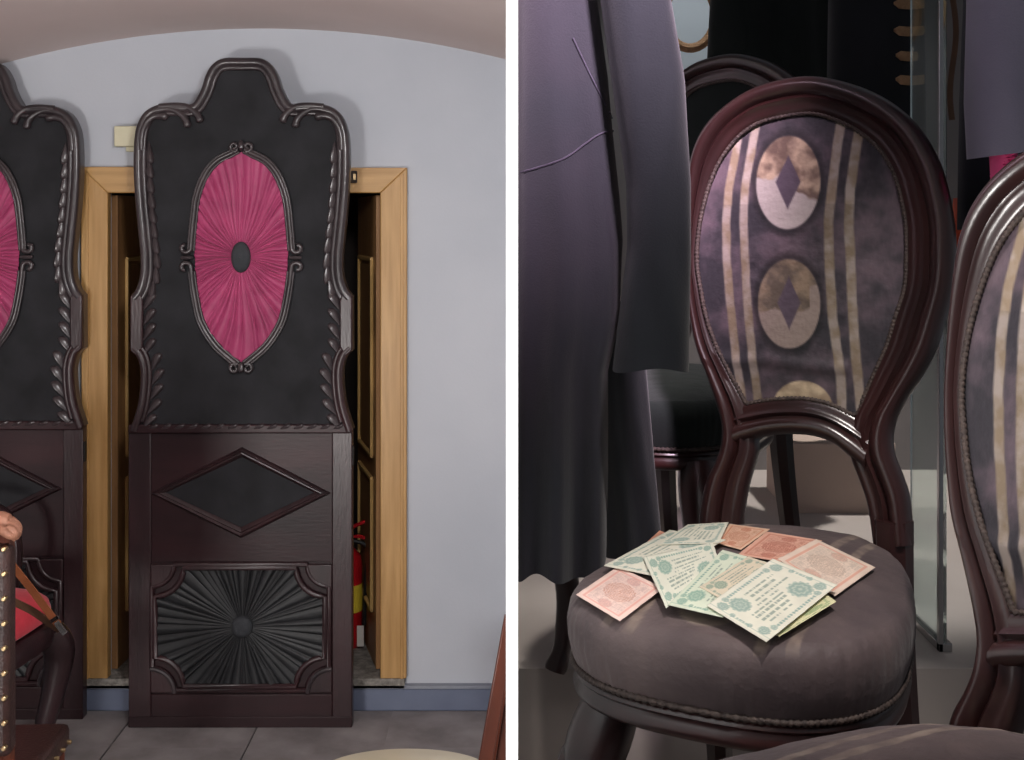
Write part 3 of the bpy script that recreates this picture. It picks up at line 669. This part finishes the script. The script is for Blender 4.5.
def make_chair():
    t = thing('balloon_back_chair', 'rosewood balloon-back chair with striped purple silk, banknotes spread on its seat', 'chair', CO, math.radians(YAW), 'balloon-back chairs in the showcase')
    k = MB(); R = []
    for i in range(NS):
        I = loc(onback(*in_px[i])); O = loc(onback(*out_px[i]))
        wd = np.linalg.norm(O - I); hs_ = min(1.0, wd / 0.05)
        R.append([I + (O - I) * s + nl * (h * (hs_ if h > 0 else 1) ) for s, h in prof])
    k.rings(R); k.build('back_frame', M['rose'], t, sharp=60)
    # cross rail
    top = spline([(738, 404), (748, 403), (775, 399.5), (807, 399), (833, 405), (858, 417), (872, 428)], 40); bot = spline([(735, 447), (746, 442), (775, 435), (807, 435), (831, 442), (850, 457), (866, 470)], 40)
    R = []
    for i in range(40):
        I = loc(onback(*top[i])); O = loc(onback(*bot[i])); R.append([I + (O - I) * s + nl * (h * 0.85) for s, h in prof])
    k = MB(); k.rings(R); k.build('cross_rail', M['rose'], t, sharp=60)
    # upholstered back
    lo = 6; idx = [i for i in range(NS) if in_px[i][1] < 404]
    bnd = [tuple(in_px[i]) for i in idx] + [tuple(q) for q in spline([(864, 400), (856, 415), (833, 405), (807, 399), (775, 399.5), (747, 404)], 24)]
    bnd = np.array(bnd); gx = np.arange(692, 912, 1.25); gy = np.arange(110, 422, 1.25)
    PX, PY = np.meshgrid(gx, gy); ins = inside(bnd * 1.0, PX, PY)
    grow = ins.copy()
    for dx in (-2, 0, 2):
        for dy in (-2, 0, 2): grow |= np.roll(np.roll(ins, dx, 0), dy, 1)
    ids = -np.ones(PX.shape, int); ids[grow] = np.arange(grow.sum())
    fx = PX[grow]; fy = PY[grow]; V = []
    for x, y in zip(fx, fy):
        u = (x - 803) / 105; v = (y - 262) / 150; q = max(0, 1 - (u * u + v * v) ** 1.2)
        h = 0.001 + 0.017 * q + 0.0035 * fbm(x * .018, y * .03, 4) * q
        h += 0.004 * math.exp(-((y - 362 - 0.08 * (x - 760) - 8 * nz(x * .02, 1)) / 7) ** 2) * (1 if x < 850 else 0)
        h += 0.0012 * abs(nz(x * .25, y * .06, 9)) * max(0, min(1, (x - 868) / 15))
        V.append(loc(onback(x, y)) + nl * h)
    a, b, c, d = ids[:-1, :-1], ids[:-1, 1:], ids[1:, 1:], ids[1:, :-1]; ok = (a >= 0) & (b >= 0) & (c >= 0) & (d >= 0)
    FC = np.stack([a[ok], d[ok], c[ok], b[ok]], 1)
    add('back_upholstery', V, FC.tolist(), M['print'], t, True, chair_print(fx, fy), 80, fix=False)
    k = MB(); q = []
    for pth in bnd: q.append(tuple(pth))
    q = resample(np.array(q + q[:1]), 620)[:-1]
    k.tube([loc(onback(*e)) + nl * 0.005 for e in q], 0.0032 + 0.0008 * np.sin(np.arange(len(q)) * 2.1), up=nl, seg=7, closed=True); k.build('back_braid', M['gimp'], t, sharp=80)
    bk = MB(); q2 = resample(np.vstack([bnd, bnd[:1]]), 60)[:-1]; bk.v = [tuple(loc(onback(*e)) - nl * 0.015) for e in q2]; bk.f = [tuple(range(58, -1, -1))]
    bk.build('back_lining', M['darkcoat'], t)
    # seat
    NT = 420; th = np.linspace(0, 2 * math.pi, NT, endpoint=False); rows = []; prs = []
    for s, z in ((0.985, ZS - 0.072), (1.0, ZS - 0.064), (1.022, ZS - 0.042), (1.025, ZS - 0.022), (1.012, ZS - 0.009), (0.985, ZS - 0.001)):
        prs.append((s, z))
    row = []
    for s, z in prs:
        r = []
        for i, a in enumerate(th):
            x, y = seat_xy(s, a); w_ = 0.0018 * fbm(a * 5, z * 22, 2) + 0.0012 * nz(a * 22, z * 10, 5) * (1 if z < ZS - .004 else .5)
            r.append((x * (1 + w_ * 5), SEATC[1] + (y - SEATC[1]) * (1 + w_ * 4), z + 0.004 * fbm(a * 3, 1, 1)))
        row.append(r)
    for s in np.linspace(0.96, 0.004, 100):
        r = []
        for a in th:
            x, y = seat_xy(s, a); r.append((x, y, seat_top(x, y) + 0.0025 * fbm(x * 14, y * 14, 2) + 0.003 * fbm(a * 3, 1, 1) * s ** 4))
        row.append(r)
    k = MB(); k.grid(row, closed_v=True); V = np.array(k.v)
    f1 = np.array([fbm(v[0] * 8, v[1] * 8, v[2] * 12) for v in V]); f2 = np.array([fbm(v[0] * 40, v[1] * 40, v[2] * 12) for v in V])
    tt = np.clip(0.5 + 1.0 * f1 + .4 * f2, 0, 1)[:, None]
    c = np.array((78, 67, 69.)) * (1 - tt) + np.array((112, 97, 95.)) * tt
    onTop = V[:, 2] > ZS - 0.006
    a_ = np.zeros(len(V))
    for x0, x1 in ((0.062, 0.074), (0.092, 0.103), (-0.074, -0.062), (-0.103, -0.092)):
        a_ = np.maximum(a_, np.clip(((x1 - x0) / 2 - np.abs(V[:, 0] + .012 - (x0 + x1) / 2 - 0.002 * f2)) / 0.002 + .5, 0, 1))
    e = np.sqrt(((V[:, 0] + .012) / 0.035) ** 2 + ((V[:, 1] + 0.40) / 0.045) ** 2); a_ = np.maximum(a_, np.clip((1 - e) * 18 + .5, 0, 1))
    a_ = (a_ * onTop * np.clip(0.75 + f2, 0, 1))[:, None]; c = c * (1 - a_) + (np.array((144, 128, 116.)) + 20 * f2[:, None]) * a_
    add('seat_cushion', k.v, k.f, M['seatf'], t, True, lin(c), 80)
    k = MB(); k.tube([(*seat_xy(0.992, a), ZS - 0.0725) for a in np.linspace(0, 6.28318, 520, endpoint=False)], 0.0036 + 0.0010 * np.sin(np.arange(520) * 2.1), up=(0, 0, 1), seg=7, closed=True); k.build('seat_braid', M['gimp'], t, sharp=80)
    R = []
    for s, z in ((0.90, ZS - 0.109), (0.965, ZS - 0.107), (0.99, ZS - 0.103), (1.0, ZS - 0.096), (0.985, ZS - 0.090), (0.98, ZS - 0.086), (0.995, ZS - 0.082), (0.985, ZS - 0.076), (0.96, ZS - 0.074)):
        R.append([(*seat_xy(s, a), z) for a in np.linspace(0, 6.28318, 90, endpoint=False)])
    k = MB(); k.rings(R); k.build('seat_rail', M['rose'], t, sharp=60)
    for x in (-0.122, 0.122):
        sg = math.copysign(1, x); k = MB()
        pth = spline([(x, -0.405, ZS - 0.10), (x + .018 * sg, -0.425, ZS - 0.17), (x + .016 * sg, -0.42, ZS - 0.24), (x + .002 * sg, -0.40, ZS - 0.34), (x + .004 * sg, -0.41, 0.05), (x + .012 * sg, -0.425, 0.0)], 30)
        k.tube(pth, np.interp(np.linspace(0, 1, 30), [0, .12, .25, .55, .85, .95, 1], [.031, .036, .033, .022, .015, .02, .018]), up=(1, 0, 0), seg=12); leg = k.build('front_leg', M['rose'], t)
        k = MB(); u = np.linspace(0, 1, 16); k.tube([(x + sg * (.034 + .002), -0.43 + .0 * q, ZS - .15 - .05 * q) for q in u], .012 + .010 * np.sin(math.pi * u), up=(1, 0, 0), seg=8); k.build('knee_carving', M['rose'], leg)
    for pa, pb, sg in (((720, 535), (702, 760), -1), ((893, 535), (903, 760), 1)):
        A = loc(onback(*pa)); k = MB()
        pth = spline([A + np.array((0, 0.002, 0.02)), np.array((A[0] + .004 * sg, A[1] + 0.0, 0.36)), np.array((A[0] + .012 * sg, A[1] + 0.03, 0.18)), np.array((A[0] + .02 * sg, A[1] + 0.08, 0.0))], 20)
        k.tube(pth, np.interp(np.linspace(0, 1, 20), [0, .3, 1], [.026, .024, .017]), up=(1, 0, 0), seg=8); k.build('rear_leg', M['rose'], t)
    return t
chair = make_chair()
k = MB(); k.box((-0.23, -0.49, -0.112), (0.21, 0.13, -0.001)); o = k.build('display_plinth', M['beige'], bevel=0.004); o.location = tuple(CO); o.rotation_euler = (0, 0, math.radians(YAW))
tag(o, 'low beige base under the chair with the banknotes', 'plinth')
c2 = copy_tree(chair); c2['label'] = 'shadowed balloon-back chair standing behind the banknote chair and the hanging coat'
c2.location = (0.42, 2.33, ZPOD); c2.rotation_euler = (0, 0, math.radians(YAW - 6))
for ch in c2.children:  # shadow on the rear chair put into its colour: dark wool replaces the silk
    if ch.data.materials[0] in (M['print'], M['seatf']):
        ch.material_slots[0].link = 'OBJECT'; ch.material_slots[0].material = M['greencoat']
c3 = copy_tree(chair); c3['label'] = 'balloon-back chair with striped silk at the right edge, cut off by the frame'
c3_yaw = math.radians(-58); anchor = loc(onback(684, 260)); want = P(947, 366, 1.24)
Rz = np.array(((math.cos(c3_yaw), -math.sin(c3_yaw), 0), (math.sin(c3_yaw), math.cos(c3_yaw), 0), (0, 0, 1)))
c3.location = tuple((want - Rz @ anchor)[:2]) + (ZF,); c3.rotation_euler = (0, 0, c3_yaw)
for ch in c3.children:
    if ch.name.startswith('seat_cushion'):               # this one is stuffed plumper
        ch.scale = (1.04, 1.04, 1.75); ch.location = (0, 0.012, 0.406 * (1 - 1.75))
# the front chair stands on a lower step
# ------------------------------------------------------------------ banknotes
def note_px(zx, zy): return np.array((560 + zx / 3.0118, 500 + zy / 3.0118))
def onseat(px, py, off):
    o = np.array((0, 0, E)); r = P(px, py, 1.0) - o; h = CO[2] + ZS + 0.02
    for _ in range(8):
        t = (h - o[2]) / r[2]; q = o + r * t; l = loc(q); h = CO[2] + seat_top(l[0], l[1]) + off + 0.003
    return q
GREENS = dict(bg=(234, 232, 214), ink=(128, 160, 152), ink2=(166, 184, 172)); PINKS = dict(bg=(236, 206, 190), ink=(206, 140, 122), ink2=(176, 150, 140))
def note_cols(n, m, style, seed):
    r = random.Random(seed); U, Vv = np.meshgrid(np.linspace(0, 1, n), np.linspace(0, 1, m)); U = U.ravel(); Vv = Vv.ravel(); X = U * 1.55; Y = Vv
    bg = np.array(style['bg'], float); c = np.tile(bg, (len(U), 1)); ink = np.array(style['ink'], float); ink2 = np.array(style['ink2'], float)
    f = np.array([fbm(x * 3 + seed, y * 3, seed) for x, y in zip(X, Y)])[:, None]; c = c * (1 + 0.08 * f)
    def blend(mask, col, a): c[mask] = c[mask] * (1 - a) + np.array(col) * a
    if style is PINKS or style.get('pink'):
        brd = (U > .06) & (U < .94) & (Vv > .08) & (Vv < .92); blend(brd & ~((U > .09) & (U < .91) & (Vv > .12) & (Vv < .88)), ink, .55)
        inn = (U > .10) & (U < .90) & (Vv > .14) & (Vv < .86); w_ = (np.sin(X * 70 + 6 * np.sin(Y * 22)) * np.sin(Y * 80 + 5 * np.sin(X * 18)) > 0.05); blend(inn & w_, ink2, .45)
        d = ((X - .78) / .34) ** 2 + ((Y - .5) / .30) ** 2; blend((d < 1) & (np.sin(np.sqrt(d) * 40 + 3 * np.sin(8 * np.arctan2(Y - .5, X - .78))) > -.2), style.get('core', (196, 128, 104)), .6)
        for cx in (.26, 1.29): dd = np.hypot(X - cx, Y - .5); blend(dd < .13, ink, .35); blend((dd < .13) & (np.sin(dd * 170) > 0), ink2, .5)
        return lin(c)
    for cx, cy, rr in ((.16, .16, .085), (.16, .84, .085), (1.39, .16, .085), (1.39, .84, .085), (.30, .10, .05), (1.25, .10, .05), (.30, .90, .05), (1.25, .90, .05), (.10, .36, .04), (.10, .64, .04), (1.45, .36, .04), (1.45, .64, .04), (.36, .30, .15), (1.18, .68, .17)):
        dd = np.hypot(X - cx, Y - cy); an = np.arctan2(Y - cy, X - cx); e = rr * (1 + .06 * np.cos(12 * an)); blend(dd < e, ink, .70); blend((dd < e) & (np.sin(dd / rr * 15 + np.cos(an * 8)) > .35), bg, .45)
    for k_ in range(15):
        cx = .38 + k_ * .056
        for cy in (.09, .91): blend(np.hypot(X - cx, Y - cy) < .022, ink, .75)
    for k_ in range(4):
        for cx in (.1, 1.45): blend(np.hypot(X - cx, Y - (.44 + k_ * .05)) < .02, ink, .6)
    for row, (x0, x1) in zip((.22, .30, .40, .47, .54, .61, .70, .78), ((.55, 1.25), (.60, 1.15), (.55, 1.3), (.52, .98), (.30, .98), (.30, .95), (.3, .9), (.35, .85))):
        on = np.array([nz(x * 38, row * 90, seed) > -.12 for x in X]); blend((np.abs(Y - row) < .017) & (X > x0) & (X < x1) & on, (120, 140, 128), .62)
    blend((np.abs(X - .07) < .006) | (np.abs(X - 1.48) < .006), ink2, .5)
    return lin(c)
notes = [
 ('orange', 'orange banknote at the back of the seat, topmost towards the chair back', [(470, 130), (510, 72), (632, 88), (545, 150)], dict(bg=(236, 196, 168), ink=(206, 120, 92), ink2=(190, 120, 96), pink=1)),
 ('pinkm', 'red-pink banknote lying between the orange one and the large pale pink one', [(535, 165), (622, 95), (790, 122), (690, 190)], dict(bg=(228, 178, 156), ink=(190, 110, 92), ink2=(176, 106, 92), pink=1, core=(170, 92, 76))),
 ('pinkr', 'large pale pink banknote at the right end of the spread', [(655, 178), (772, 118), (950, 203), (828, 290)], dict(bg=(236, 214, 196), ink=(226, 150, 126), ink2=(186, 170, 156), pink=1, core=(190, 164, 146))),
 ('pinkl', 'pale pink banknote at the left end hanging over the seat edge', [(48, 285), (175, 200), (312, 265), (180, 365)], dict(bg=(238, 208, 196), ink=(224, 150, 136), ink2=(192, 160, 156), pink=1, core=(196, 136, 116))),
 ('tip', 'orange-pink banknote almost covered, its corner showing behind the left green notes', [(225, 160), (300, 92), (420, 140), (330, 215)], dict(bg=(232, 170, 142), ink=(206, 110, 84), ink2=(190, 110, 90), pink=1)),
 ('g1', 'green and white banknote stretching from the left towards the chair back', [(132, 198), (330, 90), (500, 120), (278, 228)], GREENS),
 ('g2', 'pale green banknote at the back left, lying over the other left note', [(290, 135), (385, 74), (508, 67), (478, 130)], GREENS),
 ('g5', 'yellowish green banknote mostly hidden under the front white one', [(600, 380), (660, 412), (832, 306), (780, 268)], dict(bg=(226, 222, 178), ink=(140, 164, 120), ink2=(160, 176, 140))),
 ('g3', 'pale banknote standing upright in the middle with a glossy white face', [(250, 172), (460, 128), (486, 205), (320, 326)], dict(bg=(232, 232, 214), ink=(120, 160, 146), ink2=(160, 182, 166))),
 ('g4', 'mint green banknote tucked under the front banknotes at middle', [(325, 316), (490, 150), (625, 188), (490, 354)], dict(bg=(220, 228, 206), ink=(120, 160, 144), ink2=(140, 176, 156))),
 ('g6', 'buff banknote partly under the front white and green one', [(420, 262), (568, 170), (668, 205), (520, 318)], dict(bg=(224, 212, 188), ink=(120, 150, 134), ink2=(150, 166, 150))),
 ('g7', 'large white and green banknote with round rosettes lying frontmost on the seat', [(442, 318), (640, 177), (836, 256), (622, 428)], GREENS)]
for li, (nm, lab, cs, stl) in enumerate(notes):
    q = [note_px(*e) for e in cs]; n, m = 104, 68; V = []; off = li * 0.0011
    for j in range(m):
        for i in range(n):
            u, v = i / (n - 1), j / (m - 1)
            p = (q[3] * (1 - u) + q[2] * u) * (1 - v) + (q[0] * (1 - u) + q[1] * u) * v if False else ((q[0] * (1 - u) + q[1] * u) * (1 - v) + (q[3] * (1 - u) + q[2] * u) * v)
            eg = 0.6 * nz(u * 9 + li, v * 9, li)
            V.append(onseat(p[0] + (eg if i in (0, n - 1) else 0), p[1] + (eg if j in (0, m - 1) else 0), off + 0.0009 * fbm(u * 2 + li, v * 2, li) + 0.002 * (max(0, abs(u - .5) * 2 - .8) * (1 if li % 2 else 0))))
    Fc = [(j * n + i, j * n + i + 1, (j + 1) * n + i + 1, (j + 1) * n + i) for j in range(m - 1) for i in range(n - 1)]
    base = np.mean(V, 0); V = [v - base for v in V]
    o = add('banknote', V, Fc, M['note'], None, True, note_cols(n, m, stl, li + 1), 80, fix=True)
    o.location = tuple(base); tag(o, lab, 'banknote', 'banknotes spread on the chair seat')
    sd = o.modifiers.new('solid', 'SOLIDIFY'); sd.thickness = 0.0004; sd.offset = 0

# ------------------------------------------------------------------ garments
ob_surf = {}
def garment(parent, name, m, ys, lefts, rights, depth, thick, folds=0.0, nf=7, seed=1, base=None, close_top=True, hem=None, lowopen=True, N=96, S=50, grow=None, fpow=0.7):
    """closed cloth tube whose outline follows the given edges at the given depth"""
    base = np.zeros(3) if base is None else base; yy = np.linspace(ys[0], ys[-1], S); R = []
    for y in yy:
        l = np.interp(y, ys, lefts); r = np.interp(y, ys, rights); v = (y - ys[0]) / (ys[-1] - ys[0])
        th_ = thick * (1 + (grow or 0) * v); X0 = (l - HX) / F * (depth - thick * .15); X1 = (r - HX) / F * (depth - thick * .2); cx = (X0 + X1) / 2; hx = (X1 - X0) / 2; row = []
        for i in range(N):
            a = 2 * math.pi * i / N; cc, ss = math.cos(a), math.sin(a); n = 2.6
            x = cx + hx * math.copysign(abs(cc) ** (2 / n), cc); yv = th_ / 2 * math.copysign(abs(ss) ** (2 / n), ss)
            fo = folds * v ** fpow * (math.sin(nf * x / max(hx, .01) * 1.6 + seed + 0.8 * nz(v * 2, seed)) + 0.6 * nz(x * 30, v * 2, seed)) + 0.004 * fbm(x * 12, v * 4, seed)
            hz = 0.0
            if hem is not None: hz = hem(((x / depth * F) + HX)) * v ** 6
            row.append(np.array((x, depth + yv + fo * abs(ss), E - (y + hz - HY) / F * depth)) - base)
        R.append(row)
    k = MB(); k.rings(R, cap=False); o_ = len(k.v) - N
    if close_top: k.f.append(tuple(range(N)))
    ob_ = k.build(name, m, parent, sharp=80); n = 2.6
    A = np.array(R)                                      # S x N x 3
    def surf(px, py, lift=0.001):                        # nearest front-side vertex seen along a pixel direction
        W = A + base; q = W.reshape(-1, 3); u = HX + q[:, 0] / q[:, 1] * F; w_ = HY - (q[:, 2] - E) / q[:, 1] * F
        d_ = (u - px) ** 2 + (w_ - py) ** 2 + 4e4 * np.maximum(0, q[:, 1] - depth) ** 1
        ids = np.argsort(d_)[:4]; ww = 1 / (d_[ids] + 1e-3); dd = (q[ids, 1] * ww).sum() / ww.sum() - lift
        return P(px, py, dd) - base
    ob_surf[ob_.name] = surf
    return ob_

rail = thing('clothes_rail', 'steel clothes rail above the showcase garments', 'rail', (0.0045, 1.53, E + 0.62))
k = MB(); k.tube([(0, 0, 0), (1.2, 0, 0), (2.3, 0, 0)], 0.012, up=(0, 0, 1), seg=12); k.build('bar', M['chrome'], rail)
k = MB(); k.tube([(2.3, 0, 0.02), (2.3, 0, -1.52)], 0.014, up=(1, 0, 0), seg=12); k.build('upright', M['chrome'], rail)

cb = np.array((0.06, 1.53, E + 0.62))
ct = thing('tailcoat', 'lilac-grey wool tailcoat hanging in front beside the white divider', 'coat', cb)
def hemf(px): return 6 * math.sin(px * .09) - 0.16 * (px - 565)
gb = gs = garment(ct, 'coat_body', M['coat'], [-190, -120, 0, 80, 126, 200, 240, 325, 371, 476, 566], [520] + [517] * 10, [560, 590, 598, 609, 613, 621, 624, 620, 609, 609, 607], 1.54, 0.115, 0.018, 4, 5, cb, hem=hemf, S=110, fpow=2.2)
garment(ct, 'sleeve', M['coats'], [-170, -100, 0, 80, 184, 250, 320, 369], [575, 590, 602, 613, 628, 629, 620, 614], [600, 655, 672, 686, 692, 692, 691, 690], 1.47, 0.10, 0.003, 3, 8, cb, hem=lambda px: -5 * math.cos((px - 652) * .05))
k = MB(); sm_ = spline([(518, 173), (540, 167), (565, 158), (585, 144), (600, 134), (613, 131)], 24)
sf = ob_surf[gb.name]; sk_ = ob_surf[gs.name]; k.tube([(sf if b < 126 else sk_)(a, b, 0.0) for a, b in sm_], 0.0014, seg=6); k.build('waist_seam', M['seam'], ct)
k = MB(); sm_ = spline([(573, 38), (588, 70), (603, 100), (612, 118)], 16)
k.tube([sf(a, b) for a, b in sm_], 0.0012, seg=6); k.build('back_seam', M['seam'], ct)
k = MB(); k.tube(spline([np.array((0.0, 0, 0.0)), np.array((0.012, 0, 0.02)), np.array((0.022, 0, 0.0)), np.array((0.01, 0, -0.035)), np.array((0.008, 0, -0.09))], 20), 0.003, up=(0, 1, 0)); k.build('hanger_hook', M['chrome'], ct)

tb = np.array((0.18, 1.76, E + 0.3))
o = garment(None, 'dark_trousers', M['darkcoat'], [300, 380, 470, 556], [590, 600, 604, 606], [640, 648, 656, 664], 1.78, 0.05, 0.006, 4, 4)
tag(o, 'black cloth hanging behind the tailcoat beside the banknote chair', 'garment')

# garments at the back
bb = np.array((0.6, 3.15, E + 0.75))
bc = thing('black_cloak', 'black cloak hanging in folds at the back of the showcase', 'cloak', bb)
garment(bc, 'cloth', M['greencoat'], [-120, 0, 120, 345], [728, 712, 706, 712], [870, 876, 876, 872], 3.15, 0.16, 0.028, 6, 3, bb)
hb = np.array((0.95, 2.84, E + 0.75))
hj = thing('braided_jacket', 'black uniform jacket with gold braid bars hanging at the back', 'jacket', hb)
gj = garment(hj, 'jacket_body', M['darkcoat'], [-120, 0, 120, 330], [838, 832, 830, 836], [926, 930, 932, 934], 2.84, 0.14, 0.006, 3, 6, hb)
sf = ob_surf[gj.name]
for i, y in enumerate((-20, 3, 30, 55, 79)):
    k = MB(); l = 892 + (1 if i % 2 else 0) + i; R = []
    for t in np.linspace(0, 1, 14):
        px = l + (928 - l) * t; yy = y + 1.5 * math.sin(t * 3); hgt = 4.6 if t > .15 else 1.2 + 22 * t
        q = sf(px, yy, 0.003); vv = np.array((0, 0, hgt / F * 2.85)); e = np.array((0, 0.003, 0))
        R.append([q + vv, q - e, q - vv, q - vv + e * 2, q + vv + e * 2])
    k.rings(R); k.build('braid_bar', M['gold'], hj)
k = MB(); k.tube([P(953 + 3 * math.sin(y * .05), y, 2.8) - hb for y in range(-40, 130, 10)], 0.007, up=(0, 1, 0), seg=8, sq=.4); k.build('braid_reflection', M['belt2'], hj)  # brown cord shape standing in for the braid's mirror reflection
# right coat
rb = np.array((0.78, 1.62, E + 0.62))
rc = thing('grey_coat', 'lilac-grey coat hanging at the top right corner with pink lining', 'coat', rb)
garment(rc, 'coat_body', M['coatr'], [-190, -100, 0, 100, 158], [990, 978, 978, 975, 978], [1070, 1100, 1110, 1115, 1118], 1.60, 0.14, 0.004, 3, 3, rb, hem=lambda px: -0.12 * (px - 978))
garment(rc, 'coat_back', M['coats'], [-190, -100, 0, 100, 230], [985, 972, 968, 964, 962], [1060, 1090, 1100, 1100, 1100], 1.74, 0.08, 0.004, 3, 9, rb)
garment(rc, 'lining', M['hotpink'], [120, 150, 186], [996, 994, 997], [1016, 1018, 1014], 1.62, 0.05, 0.002, 3, 5, rb)
k = MB(); k.tube(spline([np.array((0.0, -0.09, 0.0)), np.array((0.012, -0.09, 0.02)), np.array((0.022, -0.08, 0.0)), np.array((0.01, -0.03, -0.035)), np.array((0.008, 0, -0.09))], 20), 0.003, up=(0, 1, 0)); k.build('hanger_hook', M['chrome'], rc)
ob = P(960, 200, 1.85)
o = garment(None, 'orange_sash', M['orange'], [198, 215, 260, 305], [957, 954, 949, 947], [962, 967, 968, 968], 2.17, 0.04, 0.003, 3, 2)
tag(o, 'orange silk sash hanging between the two striped chairs', 'sash')

# background boards and plinths
o = boxobj('display_plinth', tuple(P(782, 505, 3.25) + (0, -.1, -.03)), tuple(P(884, 436, 3.25) + (0, .2, 0)), M['beige'], None, 0.004)
o.location.z += 0.0
tag(o, 'low beige display plinth seen under the chair back arch', 'plinth')
o = boxobj('pale_board', (P(640, 0, 3.66)[0], 3.66, P(0, 130, 3.66)[2]), (P(716, 0, 3.66)[0], 3.7, P(0, -60, 3.66)[2]), M['palewall'])
tag(o, 'pale blue board on the back wall above the shadowed chair', 'board')
k = MB(); c = P(690, 30, 3.3); k.tube([c + np.array((0.07 * math.cos(a), 0, 0.09 * math.sin(a) + .04)) for a in np.linspace(0, 6.2832, 30, endpoint=False)], 0.013, closed=True)
o = k.build('gilt_ring', M['gold']); tag(o, 'gilt ring hanging before the pale board at the top', 'ring')
gp = thing('glass_pane', 'upright showcase glass pane with bright polished edge between the striped chairs', 'glass pane', (P(940, 0, 2.15)[0], 2.15, ZPOD))
k = MB(); k.box((0, 0, 0), (0.012, 0.16, 1.55)); k.build('pane', M['glass'], gp)
boxobj('edge_strip', (-0.006, -0.012, 0), (0.002, 0.0, 1.55), M['chrome'], gp, 0.001)
boxobj('foot_channel', (-0.006, -0.012, 0), (0.018, 0.16, 0.015), M['chrome'], gp, 0.001)
